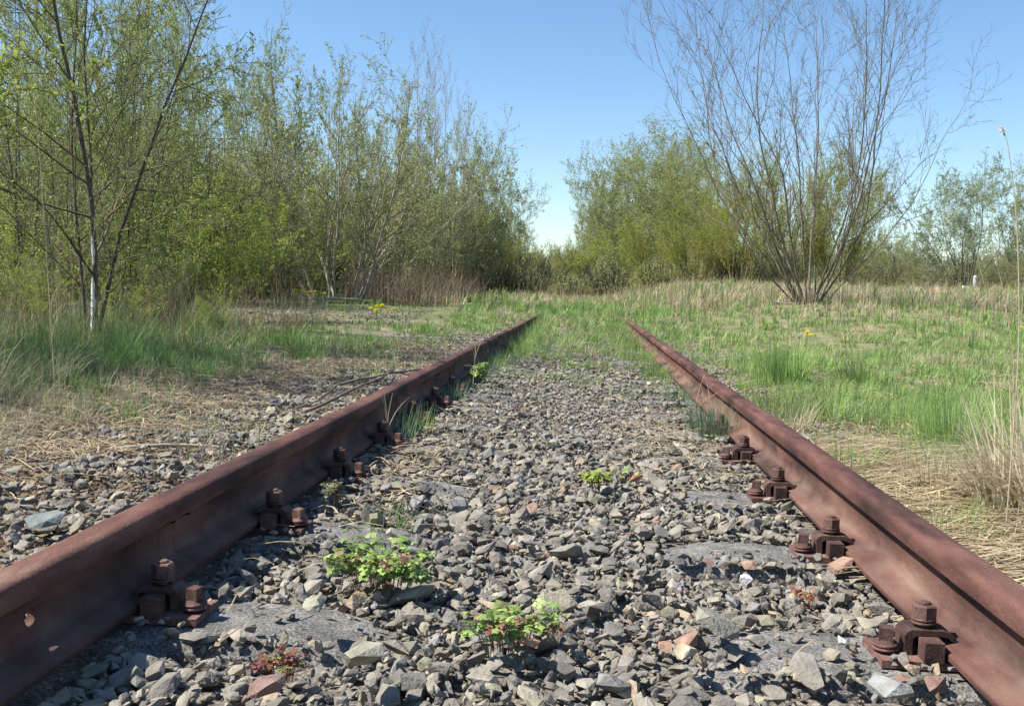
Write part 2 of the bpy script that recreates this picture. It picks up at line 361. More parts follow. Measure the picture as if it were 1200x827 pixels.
def stones_mesh(name, P, S, r, cols=None, tilt=.36):
    n = len(P); which = r.integers(0, len(protos), n); C = stone_colors(n, r) if cols is None else cols
    VV, TT, CC = [], [], []; off = 0
    for k, (V, T) in enumerate(protos):
        ii = np.nonzero(which == k)[0]
        if not len(ii): continue
        m = len(ii); az = r.uniform(0, 2*np.pi, m); tx = r.normal(0, tilt, m); ty = r.normal(0, tilt, m)
        ca, sa, cx, sx, cy, sy = np.cos(az), np.sin(az), np.cos(tx), np.sin(tx), np.cos(ty), np.sin(ty); o, i = np.zeros(m), np.ones(m)
        Rz = np.stack([ca, -sa, o, sa, ca, o, o, o, i], -1).reshape(m, 3, 3); Rx = np.stack([i, o, o, o, cx, -sx, o, sx, cx], -1).reshape(m, 3, 3); Ry = np.stack([cy, o, sy, o, i, o, -sy, o, cy], -1).reshape(m, 3, 3)
        Q = Rx @ Ry @ Rz
        W = np.einsum('mij,vj->mvi', Q, V)*S[ii][:, None, None] + P[ii][:, None, :]
        VV.append(W.reshape(-1, 3)); TT.append((T[None]+off+np.arange(m)[:, None, None]*len(V)).reshape(-1, 3)); CC.append(np.repeat(C[ii], len(V), 0)); off += m*len(V)
    return mesh_np(name, np.concatenate(VV), tris=np.concatenate(TT), col=np.concatenate(CC), mat=M['stone'])
def jgrid(x0, x1, y0, y1, s, r, j=.5):
    a, b = np.meshgrid(np.arange(x0, x1, s), np.arange(y0, y1, s)); a = a.ravel(); b = b.ravel()
    return a+r.uniform(-j, j, len(a))*s, b+r.uniform(-j, j, len(b))*s
SLA = np.array(SL)
def near_sleeper(x, y):
    d = np.abs(y[:, None]-SLA[None]).min(1); return d
def bed(x0, x1, y0, y1, s, smin, smax, zoff, r, keep=1., extra=None):
    x, y = jgrid(x0, x1, y0, y1, s, r); n = len(x)
    S = .92*smin*(smax/smin)**(r.uniform(0, 1, n)**1.7)
    big = (r.uniform(0, 1, n) < .045); S[big] *= r.uniform(1.2, 1.6, big.sum())
    z = hg(x, y) + zoff + .012*wob(x, y, 4., .7) + r.uniform(-.008, .008, n)
    k = r.uniform(0, 1, n) < keep
    d = near_sleeper(x, y); ax = np.abs(x)
    # bare concrete near the rails
    bare = (d < .088+.04*wob(x, y, 9, 1.)) & (ax > .29+.09*wob(y*3, x, 3)) & (ax < .66)
    top = z + S*.25
    k &= ~(bare & (r.uniform(0, 1, n) > .05))
    # keep rails, plates clear
    z = z - .017*((d > .115) & (d < .2) & (ax > .32) & (ax < .6))
    inrail = (np.abs(ax-G) < .052+S*.35)
    z = np.where(inrail, np.minimum(z, Z0-.004-S*.42), z)
    inplate = ((d < .06+S*.3) & (np.abs(ax-G) < .120+S*.3)) | ((d < .030+S*.3) & (np.abs(ax-G) < .170+S*.3)); k &= ~(inplate & (ax < 1.)); rim = (~inplate) & (d < .09+S*.3) & (np.abs(ax-G) < .2+S*.3); S = np.where(rim, S*.7, S); z = np.where(rim, np.maximum(z, .016+S*.1), z) 
    insleep = (d < .13+S*.2) & (ax > .3)                       # on the sleeper ends sit on top of it
    z = np.where(insleep, np.maximum(z, .0+S*.15), z)
    k &= ~(inrail & (z > -.02) )
    if extra is not None: k &= extra(x, y, r)
    return np.stack([x, y, z], -1)[k], S[k]
A = [bed(-.70, .70, 1.0, 4.2, .027, .024, .062, .014, rng), bed(-.69, .69, 1.0, 4.2, .044, .034, .085, .026, rng, .75), bed(-.70, .70, 4.2, 7.5, .03, .024, .056, .016, rng), bed(-.69, .69, 4.2, 7.5, .06, .034, .07, .024, rng, .8),
     bed(-.70, .70, 7.5, 17., .045, .03, .055, .012, rng, 1, lambda x, y, r: r.uniform(0, 1, len(x)) > sm(12, 17, y)*.85),
     bed(-2.4, -.80, 1.0, 6.5, .034, .026, .07, .01, rng, 1, lambda x, y, r: r.uniform(0, 1, len(x)) > sm(1.15, 1.9, -x)*.93),
     bed(-1.5, -.80, 1.0, 6.5, .05, .035, .075, .028, rng, .8),
     bed(-2.3, -.80, 6.5, 15., .055, .03, .06, .01, rng, 1, lambda x, y, r: r.uniform(0, 1, len(x)) > sm(1.3, 2.4, -x)*.9),
     bed(.80, 1.6, 1.0, 8., .036, .03, .06, .008, rng, 1, lambda x, y, r: r.uniform(0, 1, len(x)) > sm(.95, 1.5, x)*.95),
     bed(.80, 1.3, 8., 15., .05, .03, .05, .008, rng, 1, lambda x, y, r: r.uniform(0, 1, len(x)) > sm(.9, 1.2, x)*.9),
     bed(-9., -2.6, 12.2, 17.5, .07, .03, .07, .012, rng, 1, lambda x, y, r: np.abs(y-15.2-.15*(x+5)) < 1.5+.5*wob(x, y, 1.3))]
P = np.concatenate([a[0] for a in A]); S = np.concatenate([a[1] for a in A])
o = link('ballast_gravel', stones_mesh('ballast_gravel', P, S, rng)); tag(o, 'angular grey crushed stone ballast filling the track bed', 'ballast', kind='stuff')
# fine chips between the stones
xs, ys = jgrid(-.7, .7, 1., 6., .02, rng); kk = rng.uniform(0, 1, len(xs)) < .55; xs, ys = xs[kk], ys[kk]
kk = ~((near_sleeper(xs, ys) < .09) & (np.abs(xs) > .3)) | (rng.uniform(0, 1, len(xs)) < .12); xs, ys = xs[kk], ys[kk]
xb, yb = jgrid(-1.9, -.85, 1., 7., .03, rng); xs = np.r_[xs, xb]; ys = np.r_[ys, yb]
xb, yb = jgrid(.85, 1.5, 1., 6., .03, rng); xs = np.r_[xs, xb]; ys = np.r_[ys, yb]
zc = hg(xs, ys)+.02+rng.uniform(-.012, .012, len(xs)); zc = np.where((near_sleeper(xs, ys) < .12) & (np.abs(xs) > .3), np.maximum(zc, .004), zc)
o = link('stone_chips', stones_mesh('stone_chips', np.stack([xs, ys, zc], -1), rng.uniform(.008, .022, len(xs)), rng, tilt=1.)); tag(o, 'small stone chips between the ballast stones', 'chips', kind='stuff')
# single stones that stand out
def lone_stone(u, v, z, size, colr, label, seed, flat=.6):
    r = np.random.default_rng(seed); V, T = stone_proto(r, 17, flat); size *= .8; x, y = ground_pt(u, v, z)
    me = mesh_np('loose_stone', V*size, tris=T, col=np.tile(np.array(colr), (len(V), 1)), mat=M['stone']); o = link('loose_stone', me)
    o.location = (x, y, z+size*.12); o.rotation_euler = (r.uniform(-.3, .3), r.uniform(-.3, .3), r.uniform(0, 6)); tag(o, label, 'stone', 'stones that stand out in the ballast')
for k, a in enumerate([
    (620, 757, .035, .055, (.42, .22, .13), 'orange brick coloured stone beside the middle green weed'),
    (370, 716, .045, .095, (.27, .265, .2), 'large pale olive stone left of the two green weeds'),
    (838, 736, .045, .12, (.23, .22, .18), 'wide flat grey-beige stone in front of the right sleeper patch'),
    (425, 775, .05, .10, (.25, .24, .18), 'blocky olive stone just right of the nearest left sleeper patch'),
    (874, 681, .03, .045, (.6, .58, .54), 'small white stone beside the second sleeper patch on the right'),
    (1095, 803, .035, .07, (.2, .125, .1), 'reddish flat stone below the nearest right fastening'),
    (1042, 812, .04, .11, (.25, .25, .24), 'pale grey rounded stone at the bottom edge of the nearest right sleeper'),
    (800, 768, .045, .075, (.33, .28, .2), 'tan stone lying between the flat grey stone and the middle weed'),
    (745, 562, .04, .055, (.33, .17, .1), 'small orange-brown stone right of the yellowish weed'),
    (985, 752, .03, .03, (.62, .6, .55), 'tiny white stone on the nearest right sleeper'),
    (625, 474, .05, .06, (.26, .2, .15), 'brownish cube shaped stone far along the track'),
    (313, 808, .05, .09, (.2, .13, .11), 'dark reddish stone under the nearest left sleeper patch'),
    (55, 612, .04, .13, (.16, .18, .17), 'large bluish grey stone outside the left rail')]):
    lone_stone(*a, seed=100+k)

# ------------------------------------------------------------ blades
def blades(name, P, H, W, az, lean, col, mat, levels=3, curl=1.0, tipw=.15, make=True):
    """ribbon blades: roots P, height H, half-width W, heading az, lean 0..1 grows towards the tip"""
    n = len(P); t = np.linspace(0, 1, levels+1)
    d = np.stack([np.cos(az), np.sin(az), 0*az], -1); s = np.stack([-np.sin(az+.6), np.cos(az+.6), 0*az], -1)
    ang = lean[:, None]*(.25+ .75*t[None]**curl)*1.5
    seg = H[:, None]/levels
    st = np.stack([np.sin(ang[:, :-1]), np.cos(ang[:, :-1])], -1)*seg[..., None]
    cum = np.concatenate([np.zeros((n, 1, 2)), np.cumsum(st, 1)], 1)
    C = P[:, None, :] + cum[..., :1]*d[:, None, :]; C[..., 2] += cum[..., 1]
    wv = (1-(1-tipw)*t)[None, :]*W[:, None]
    Lf = C - s[:, None]*wv[..., None]; Rt = C + s[:, None]*wv[..., None]
    V = np.stack([Lf, Rt], 2).reshape(n, -1, 3); m = (levels+1)*2
    base = np.arange(levels)*2; q = np.stack([base, base+1, base+3, base+2], -1)
    Q = (q[None] + np.arange(n)[:, None, None]*m).reshape(-1, 4)
    C3 = np.repeat(col[:, None], m, 1).reshape(-1, 3)
    return V.reshape(-1, 3), Q, C3
def blade_obj(name, parts, mat):
    off = 0; VV, QQ, CC = [], [], []
    for V, Q, C in parts: VV.append(V); QQ.append(Q+off); CC.append(C); off += len(V)
    return link(name, mesh_np(name, np.concatenate(VV), quads=np.concatenate(QQ), col=np.concatenate(CC), mat=mat))
GREEN = np.array([(.20, .33, .08), (.26, .38, .09), (.16, .28, .10), (.30, .38, .13)])
DRY = np.array([(.46, .38, .24), (.54, .46, .31), (.36, .28, .18), (.48, .42, .27)])
BLUEG = np.array([(.15, .24, .13), (.19, .27, .15), (.13, .2, .12)])
def pick(pal, n, r, j=.2): return pal[r.integers(0, len(pal), n)]*r.uniform(1-j, 1+j, (n, 1))
def scatter(n, y0, y1, ulo, uhi, r, k=1.0):
    """points spread evenly as the distance grows: denser near, thinner far"""
    y = (y0**-k + r.uniform(0, 1, n)*(y1**-k-y0**-k))**(-1/k)
    u = r.uniform(0, 1, n); x = ulo(y)+u*(uhi(y)-ulo(y)); return x, y
def field(n, y0, y1, xlo, xhi, r, green, hgt, dens, k=.8, wmin=.0019, wk=.00042, lv=3, lean=.55, tint=(1, 1, 1)):
    nc = max(1, n//16); cx, cy = scatter(nc, y0, y1, xlo, xhi, r, k)
    keep = r.uniform(0, 1, nc) < dens(cx, cy); cx, cy = cx[keep], cy[keep]; nc = len(cx); m = r.poisson(16*r.uniform(.3, 1.8, nc)); ci = np.repeat(np.arange(nc), m); n = len(ci)
    cr = (r.uniform(.02, .11, nc)*(1+.03*cy))[ci]; ca = r.uniform(0, 6.28, n); cq = np.sqrt(r.uniform(0, 1, n)); x = cx[ci]+cr*cq*np.cos(ca); y = cy[ci]+cr*cq*np.sin(ca)
    kk = dens(x, y) > .02; x, y, ci, ca = x[kk], y[kk], ci[kk], ca[kk]; n = len(x); hc = r.uniform(.5, 1.35, nc)[ci]; tc_ = r.uniform(.75, 1.25, (nc, 3))[ci]*.35+.65*r.uniform(.8, 1.2, nc)[ci][:, None]; gc = r.uniform(0, 1, nc)[ci]
    gm = np.clip(green(x, y), 0, 1); isg = (.72*gc+.28*r.uniform(0, 1, n)) < gm
    H = hgt(x, y)*hc*r.uniform(.45, 1.2, n)*np.where(isg, 1, .9); W = np.maximum(wmin, wk*y)*r.uniform(.7, 1.4, n)
    col = np.where(isg[:, None], pick(GREEN, n, r), pick(DRY, n, r))*tc_*np.array(tint)
    H = H*(.55+.9*np.clip(.5+.6*wob(x, y, 5.5, 1.7)+.35*wob(x, y, 13., 4.), 0, 1.2)); ln = np.abs(r.normal(.32, .3, n))*lean*2*np.where(isg, .9, 1.7)
    return blades('f', np.stack([x, y, hg(x, y)-.01], -1), H, W, ca+r.normal(0, .7, n), np.clip(ln, 0, 1.15), col, None, lv)
r = np.random.default_rng(11)
gp = []
pat = lambda x, y: wob(x, y, .7, .4)+.5*wob(x, y, 1.9, 2.2)
# right field
rdens = lambda x, y: np.where(y < 4.6, np.clip(sm(.9, 1.9, x+.3*wob(x, y, 2.)), .07, 1), np.clip(sm(.82, 1.25, x), .0, 1))
gp.append(field(230000, 2.2, 22, lambda y: .85+0*y, lambda y: 1.2+.55*y, r, lambda x, y: .84+.4*pat(x, y)+.35*wob(x, y, 4., 2.)-.6*sm(3.6, 2.2, y)-.35*sm(12, 20, y), lambda x, y: .075+.035*wob(x, y, .9, 1)+.06*sm(7, 20, y), rdens))
gp.append(field(70000, 20, 60, lambda y: .9+0*y, lambda y: .62*y, r, lambda x, y: .3+.35*pat(x*.5, y*.5), lambda x, y: .26+.06*wob(x, y, .5, 1), lambda x, y: 1+0*x, k=1.0, wk=.0005, lv=2))
# centre beyond the ballast
gp.append(field(42000, 12.5, 60, lambda y: -1.3-.05*y, lambda y: 1.2+.02*y, r, lambda x, y: .75+.3*pat(x, y)-.5*sm(22, 32, y), lambda x, y: .09+.08*sm(14, 20, y), lambda x, y: np.where(np.abs(x) < .7, sm(12.5, 16.5, y), 1.)*np.where(np.abs(np.abs(x)-G) < .05, sm(14.2, 15.6, y), 1), k=.6, wk=.0004))
# left verge
def ldens(x, y):
    path = np.exp(-((y-15.2-.15*(x+5))/1.3)**2)*sm(2.4, 3.2, -x)
    q_ = sm(6, 9, y)
    return np.clip(sm(1.7-.4*q_, 3.0-1.2*q_, -x+.3*wob(x, y, 1.7, 1)), .03, 1)*(1-.93*path)
gp.append(field(120000, 3.0, 24, lambda y: -1.6-.62*y, lambda y: -1.0+0*y, r, lambda x, y: .62+.45*pat(x, y)+.35*wob(x, y, 4., 1.)+.5*sm(-5, -2.5, x)*sm(7, 9, y), lambda x, y: .13+.05*wob(x, y, .9, 3)-.05*sm(8, 12, y)*sm(6, 3, -x), ldens, tint=(.86, .88, .9)))  # tint puts some of the verge's tree shade into the blade colour
gp.append(field(30000, 24, 70, lambda y: -.5*y, lambda y: -1.2+0*y, r, lambda x, y: .5+.4*pat(x, y), lambda x, y: .25+0*x, lambda x, y: 1+0*x, wk=.0006, lv=2))
gp.append(field(60000, 3.2, 10, lambda y: -1.7-.5*y, lambda y: -2.0-.13*y, r, lambda x, y: .55+.5*pat(x, y)+.4*wob(x, y, 4.3, 2.), lambda x, y: (.25+.08*wob(x, y, 1.1, 3))*(.75+.6*wob(x, y, 3.7, .3)), lambda x, y: sm(2.1, 3.0, -x+.4*wob(x, y, 2.1, 1)), lean=.75, tint=(.72, .74, .8)))  # darker, cooler tint: shade from the left trees painted into the blades
gp.append(field(30000, 3., 9.5, lambda y: .95+0*y, lambda y: 1.3+.5*y, r, lambda x, y: .85+0*x, lambda x, y: .10+.04*wob(x, y, 1.1, 3), lambda x, y: sm(1.5, 2.3, x+.3*wob(x, y, 2.1, 2))*np.clip(.3+1.2*wob(x, y, 2.2, 5.), 0, 1), lean=.8))
# sprigs growing through the far ballast
def sdens(x, y): return sm(4.3, 11, y)*np.clip(.25+.9*wob(x, y, 3.1, 5), 0, 1)*np.where(np.abs(np.abs(x)-G) < .05, 0, 1)*np.where(np.abs(np.abs(x)-G) < .25, 3.5, 1.)
gp.append(field(110000, 4.5, 16, lambda y: -.72+0*y, lambda y: .72+0*y, r, lambda x, y: .7+0*x, lambda x, y: .07+.06*sm(7, 14, y), sdens, k=.3, wmin=.0014, wk=.0003))
gp.append(field(9000, 6, 15, lambda y: -1.9+0*y, lambda y: -.82+0*y, r, lambda x, y: .55+0*x, lambda x, y: .07+0*x, lambda x, y: np.clip(.2+.9*wob(x, y, 2.7, 3), 0, 1), k=.3, wmin=.0012, wk=.0002))
o = blade_obj('grass', gp, M['grass']); tag(o, 'patchy spring grass, green and bleached blades mixed', 'grass', kind='stuff')

# lying straw
def straw(n, xf, yf, L0, L1, r, zoff=.02, azc=0., azs=2.):
    x, y = xf(n), yf(n); L = r.uniform(L0, L1, n); az = azc + r.normal(0, azs, n); lv = 4
    t = np.linspace(0, 1, lv+1); bend = r.normal(0, .32, n)
    a = az[:, None]+bend[:, None]*t; st = np.stack([np.cos(a), np.sin(a)], -1)*(L/lv)[:, None, None]
    c = np.cumsum(st, 1); XY = np.stack([x, y], -1)[:, None]+c
    z = hg(XY[..., 0], XY[..., 1])+zoff+r.uniform(0, .025, n)[:, None]+(.5-np.abs(t-.5))[None]*r.uniform(0, .06, n)[:, None]*L[:, None]*4
    nr = np.stack([-np.sin(a), np.cos(a)], -1)*r.uniform(.0009, .0024, n)[:, None, None]
    Lf = np.concatenate([XY-nr, z[..., None]], -1); Rt = np.concatenate([XY+nr, z[..., None]+r.uniform(-.0007, .0007, n)[:, None, None]], -1)
    V = np.stack([Lf, Rt], 2).reshape(-1, 3); m = (lv+1)*2; b = np.arange(lv)*2; q = np.stack([b, b+1, b+3, b+2], -1)
    Q = (q[None]+np.arange(n)[:, None, None]*m).reshape(-1, 4)
    return V, Q, np.repeat(pick(DRY*np.array([.98, .96, .95]), n, r, .35), m, 0)
sp = [straw(4600, lambda n: .95+r.gamma(2., .24, n), lambda n: 1.8+r.uniform(0, 1, n)**1.2*2.2, .08, .36, r, azc=2.75, azs=.45), straw(1500, lambda n: .9+r.gamma(2., .4, n), lambda n: r.uniform(1.5, 6, n), .05, .2, r, azs=2.),
      straw(3300, lambda n: -1.45-r.gamma(2., .3, n), lambda n: r.uniform(2.6, 8, n), .05, .24, r, azs=1.),
      straw(1200, lambda n: -.85-r.uniform(0, .5, n), lambda n: r.uniform(3.5, 9, n), .05, .15, r, azs=2.),
      straw(450, lambda n: .42+r.normal(0, .1, n), lambda n: 3.9+r.normal(0, .5, n), .04, .14, r, zoff=.035),
      straw(350, lambda n: -.5+r.normal(0, .1, n), lambda n: 3.3+r.normal(0, .6, n), .04, .12, r, zoff=.035),
      straw(70, lambda n: r.uniform(-.65, .65, n), lambda n: r.uniform(1.5, 8, n), .03, .12, r, zoff=.05),
      straw(7000, lambda n: r.uniform(1., 9, n), lambda n: r.uniform(4, 14, n), .06, .25, r, zoff=.03)]
o = blade_obj('dry_straw', sp, M['straw']); tag(o, 'bleached dead grass stalks lying flat along the track', 'straw', kind='stuff')
def litter(n, xf, yf, r, size, pal):
    x, y = xf(n), yf(n); P = np.stack([x, y, hg(x, y)+r.uniform(.008, .035, n)], -1); a = r.uniform(0, 6.28, n); s_ = size*r.uniform(.5, 1.3, n)[:, None]
    e1 = np.stack([np.cos(a), np.sin(a), r.normal(0, .25, n)], -1); e2 = np.stack([-np.sin(a), np.cos(a), r.normal(0, .25, n)], -1)
    V = np.stack([P, P+e1*s_*.5+e2*s_*.35, P+e1*s_+[0, 0, .004], P+e1*s_*.5-e2*s_*.35], 1).reshape(-1, 3); return V, np.arange(n)[:, None]*4+np.arange(4), np.repeat(pick(pal, n, r, .3), 4, 0)
LT = np.array([(.20, .13, .08), (.27, .2, .13), (.15, .10, .07), (.34, .28, .19), (.24, .17, .12)])
lp = [litter(26000, lambda n: -1.0-r.gamma(2.2, .42, n), lambda n: 1.8+9*r.uniform(0, 1, n)**1.5, r, .024, LT), litter(9000, lambda n: .9+r.gamma(2., .4, n), lambda n: 1.6+6*r.uniform(0, 1, n)**1.4, r, .022, LT),
      litter(5000, lambda n: r.uniform(-.68, .68, n), lambda n: 4.5+9*r.uniform(0, 1, n), r, .018, LT), litter(1200, lambda n: np.sign(r.normal(0, 1, n))*(.5+r.normal(0, .09, n)), lambda n: 1.5+4*r.uniform(0, 1, n), r, .014, LT)]
o = blade_obj('leaf_litter', lp, M['straw']); tag(o, 'brown dead leaves and crumbs scattered beside the rails', 'litter', kind='stuff')
# brown dead stems in front of the left wood
def stems(n, x, y, h, pal, r, w=.004, lean=.15):
    return blades('s', np.stack([x, y, hg(x, y)-.02], -1), h, np.full(n, w)*r.uniform(.6, 1.4, n), r.uniform(0, 6.28, n), np.abs(r.normal(0, lean, n)), pick(pal, n, r), None, 3, tipw=.4)
BR = np.array([(.20, .13, .085), (.26, .18, .12), (.16, .11, .08), (.34, .27, .17)])
n = 5500; yy = r.uniform(20, 40, n); uu = r.uniform(405, 570, n)
xx = np.array([col_at(a, b) for a, b in zip(uu, yy)]); kk = xx < -2.2-.04*yy; xx, yy = xx[kk], yy[kk]; n = len(xx)
dp = [stems(n, xx, yy, r.uniform(.3, 1.35, n)*(.75+.35*wob(xx, yy, 1.3)), BR*np.array([1.15, 1.18, 1.25]), r, .005, .45)]
n = 1500; yy = r.uniform(5, 13, n); xx = -2.9-r.gamma(2., .9, n); dp.append(stems(n, xx, yy, r.uniform(.2, .75, n), BR*1.3, r, .0022, .5))
n = 2600; yy = r.uniform(14, 45, n); xx = 1.5+r.uniform(0, 1, n)*yy*.5; dp.append(stems(n, xx, yy, r.uniform(.25, .6, n), np.array([(.42, .34, .22), (.36, .27, .17)]), r, .005, .2))
n = 500; yy = r.uniform(28, 45, n); xx = r.uniform(-2.5, 4.5, n); dp.append(stems(n, xx, yy, r.uniform(.3, .7, n), np.array([(.42, .34, .22), (.36, .24, .17)]), r, .007, .2))
o = blade_obj('dead_stems', dp, M['straw']); tag(o, 'brown dead herb stems standing before the woods', 'dead stems', kind='stuff')

# tufts
def tuft(x, y, n, h, rad, pal, label, seed, w=.002, lean=.5, z=None, name='grass_tuft', group='single tufts of grass', head=None):
    q = np.random.default_rng(seed); a = q.uniform(0, 6.28, n); rr = rad*np.sqrt(q.uniform(0, 1, n)); px, py = rr*np.cos(a), rr*np.sin(a)
    az = a+q.normal(0, .5, n) if head is None else head+q.normal(0, .5, n)
    V, Q, C = blades('t', np.stack([px, py, 0*px-.01], -1), h*q.uniform(.45, 1.1, n), w*q.uniform(.7, 1.3, n), az, np.clip(np.abs(q.normal(lean*.8, lean*.5, n)), 0, 1.3), pick(pal, n, q), None, 5, tipw=.1)
    o = link(name, mesh_np(name, V, quads=Q, col=C, mat=M['grass'])); o.location = (x, y, float(hg(x, y)) if z is None else z)
    tag(o, label, 'grass tuft', group); return o
x, y = ground_pt(1112, 538); tuft(x, y, 520, .26, .12, GREEN*1.1, 'bright green upright tuft behind the straw right of the rail', 1, lean=.3)
x, y = ground_pt(915, 455); tuft(x, y, 520, .34, .17, GREEN*1.1, 'tall bright green tuft by the dandelion in the right field', 2, .003, .35)
x, y = ground_pt(1010, 455); tuft(x, y, 300, .16, .2, GREEN*.8, 'low dark green leafy tuft between the two bright tufts on the right', 21, .005, .5)
tuft(.655, 4.15, 210, .21, .075, BLUEG, 'blue-green tuft growing against the inside of the right rail', 3, lean=.4)
tuft(.62, 4.45, 150, .19, .07, BLUEG, 'second blue-green tuft just behind the one at the right rail', 31, lean=.4)
tuft(.62, 7.2, 170, .15, .08, GREEN, 'small green tuft inside the right rail where the grass thins', 32, lean=.4)
tuft(-.645, 3.75, 100, .2, .07, BLUEG, 'sparse blue-green tuft against the shaded left rail', 4, lean=.35)
tuft(-.62, 4.05, 90, .15, .07, GREEN, 'thin green tuft behind the blue-green one at the left rail', 5, lean=.35)
tuft(-.6, 6.6, 120, .2, .1, BLUEG, 'darker tuft further along inside the left rail', 6, lean=.35)
tuft(-.55, 9.3, 160, .2, .13, GREEN, 'grass tuft near the far end of the left rail', 61, lean=.35)
tuft(-.42, 2.38, 70, .11, .09, GREEN, 'few thin blades behind the left leafy weed', 7, lean=.5)
tuft(.10, 6.3, 110, .12, .11, GREEN, 'small grass patch in the middle of the far ballast', 8, lean=.4)
for k, (tx, ty, th, tl) in enumerate([(-.64, 5.2, .15, 'third blue-green tuft along the inside of the left rail'), (-.62, 7.6, .18, 'green tuft where the left rail starts to sink into grass'), (.64, 5.6, .16, 'green tuft behind the two blue-green ones at the right rail'), (.63, 8.8, .16, 'pale green tuft at the far inner side of the right rail'), (.66, 10.8, .2, 'grass tuft hiding the foot of the right rail near its end'), (-.62, 11.6, .2, 'last grass tuft inside the left rail before it ends'), (-.3, 9.8, .14, 'grass tuft in the far ballast left of the centre')]):
    tuft(tx, ty, 130, th, .09, [GREEN, BLUEG][k % 2 == 0 and 1 or 0], tl, 70+k, lean=.45)
tuft(-.2, 5.3, 60, .09, .1, BLUEG, 'faint bluish blades left of the middle ballast patch', 81, lean=.4)
for k, (tx, ty, th, pl_, tl) in enumerate([(1.02, 2.55, .09, GREEN, 'small green tuft in the straw nearest the right rail'), (1.22, 3.15, .12, DRY, 'loose dry clump in the middle of the straw patch'), (1.0, 3.5, .11, GREEN, 'thin green tuft beside the right rail behind the straw'), (1.45, 3.45, .13, GREEN, 'green tuft between the straw and the bright upright tuft'), (1.02, 4.5, .14, DRY, 'dry clump leaning on the outside of the right rail'), (1.12, 5.3, .15, GREEN, 'green tuft leaning over the outside of the right rail')]): tuft(tx, ty, 150, th*1.5, .12, pl_, tl, 170+k, lean=.6)
x, y = ground_pt(1215, 610)
tuft(x, y, 620, .40, .15, np.array([(.66, .58, .40), (.72, .64, .46), (.5, .42, .28)]), 'big shaggy straw-coloured tussock spilling towards the rail at the right edge', 9, lean=1.15, head=3.0, w=.0032)
# ------------------------------------------------------------ plant skeletons
def tubes(groups, colr):
    """groups: list of (pts B,n,3  rad B,n  sides  colour(3) or B,3)"""
    VV, QQ, CC = [], [], []; off = 0
    for pts, rad, sides, c in groups:
        B, n, _ = pts.shape
        if B == 0: continue
        tg = np.gradient(pts, axis=1); tg /= np.linalg.norm(tg, axis=2, keepdims=True)+1e-9
        ref = np.where(np.abs(tg[..., 2:3]) > .8, np.array([1., 0, 0]), np.array([0, 0, 1.]))
        ref = np.broadcast_to(ref[:, :1], tg.shape)
        a = np.cross(tg, ref); a /= np.linalg.norm(a, axis=2, keepdims=True)+1e-9; b = np.cross(tg, a)
        th = np.arange(sides)*2*np.pi/sides
        V = pts[:, :, None]+rad[:, :, None, None]*(a[:, :, None]*np.cos(th)[None, None, :, None]+b[:, :, None]*np.sin(th)[None, None, :, None])
        i = np.arange(n-1)[:, None]*sides; j = np.arange(sides)[None]; j2 = (j+1) % sides
        q = np.stack([i+j, i+j2, i+sides+j2, i+sides+j], -1).reshape(-1, 4)
        VV.append(V.reshape(-1, 3)); QQ.append((q[None]+off+np.arange(B)[:, None, None]*n*sides).reshape(-1, 4))
        c = np.asarray(c); c = np.broadcast_to(c, (B, 3)) if c.ndim == 1 else c
        CC.append(np.repeat(c, n*sides, 0)); off += B*n*sides
    return np.concatenate(VV), np.concatenate(QQ), np.concatenate(CC)
def unit(v): return v/(np.linalg.norm(v, axis=-1, keepdims=True)+1e-9)
def growl(P, D, L, R0, n, wig, up, r, taper=.25, grav=0.):
    B = len(P); pts = np.zeros((B, n, 3)); pts[:, 0] = P; d = unit(D); s = (L/(n-1))[:, None]
    for k in range(1, n):
        d = unit(d + r.normal(0, wig, (B, 3)) + np.array([0, 0, 1.])*up - np.array([0, 0, 1.])*grav*k/n)
        pts[:, k] = pts[:, k-1]+d*s
    t = np.linspace(0, 1, n)[None]; return pts, R0[:, None]*(1-(1-taper)*t)
def kids(pts, rad, L, k, t0, t1, ang, asd, lr, rr, r, lfall=.5):
    B, n, _ = pts.shape; par = np.repeat(np.arange(B), k); m = len(par)
    t = t0+(t1-t0)*((np.tile(np.arange(k), B)+r.uniform(0, 1, m))/k); f = t*(n-1); i = np.minimum(f.astype(int), n-2); w_ = (f-i)[:, None]
    P = pts[par, i]*(1-w_)+pts[par, i+1]*w_; T = unit(pts[par, i+1]-pts[par, i]); Rp = rad[par, i]*(1-w_[:, 0])+rad[par, i+1]*w_[:, 0]
    q = unit(np.cross(T, r.normal(size=(m, 3)))); an = np.abs(r.normal(ang, asd, m))[:, None]
    D = T*np.cos(an)+q*np.sin(an); Lc = L[par]*lr*(1-lfall*t)*r.uniform(.65, 1.25, m)
    return P, D, Lc, Rp*rr
def leaf_cards(P, size, cols, r, elong=1.6):
    n = len(P); a = unit(r.normal(size=(n, 3))+np.array([0, 0, -.2])); b = unit(np.cross(a, r.normal(size=(n, 3))))
    s = size*r.uniform(.6, 1.3, n)[:, None]
    V = np.stack([P, P+a*s*elong*.5+b*s*.5, P+a*s*elong, P+a*s*elong*.5-b*s*.5], 1).reshape(-1, 3)
    return V, (np.arange(n)[:, None]*4+np.arange(4)[None]), np.repeat(cols, 4, 0)
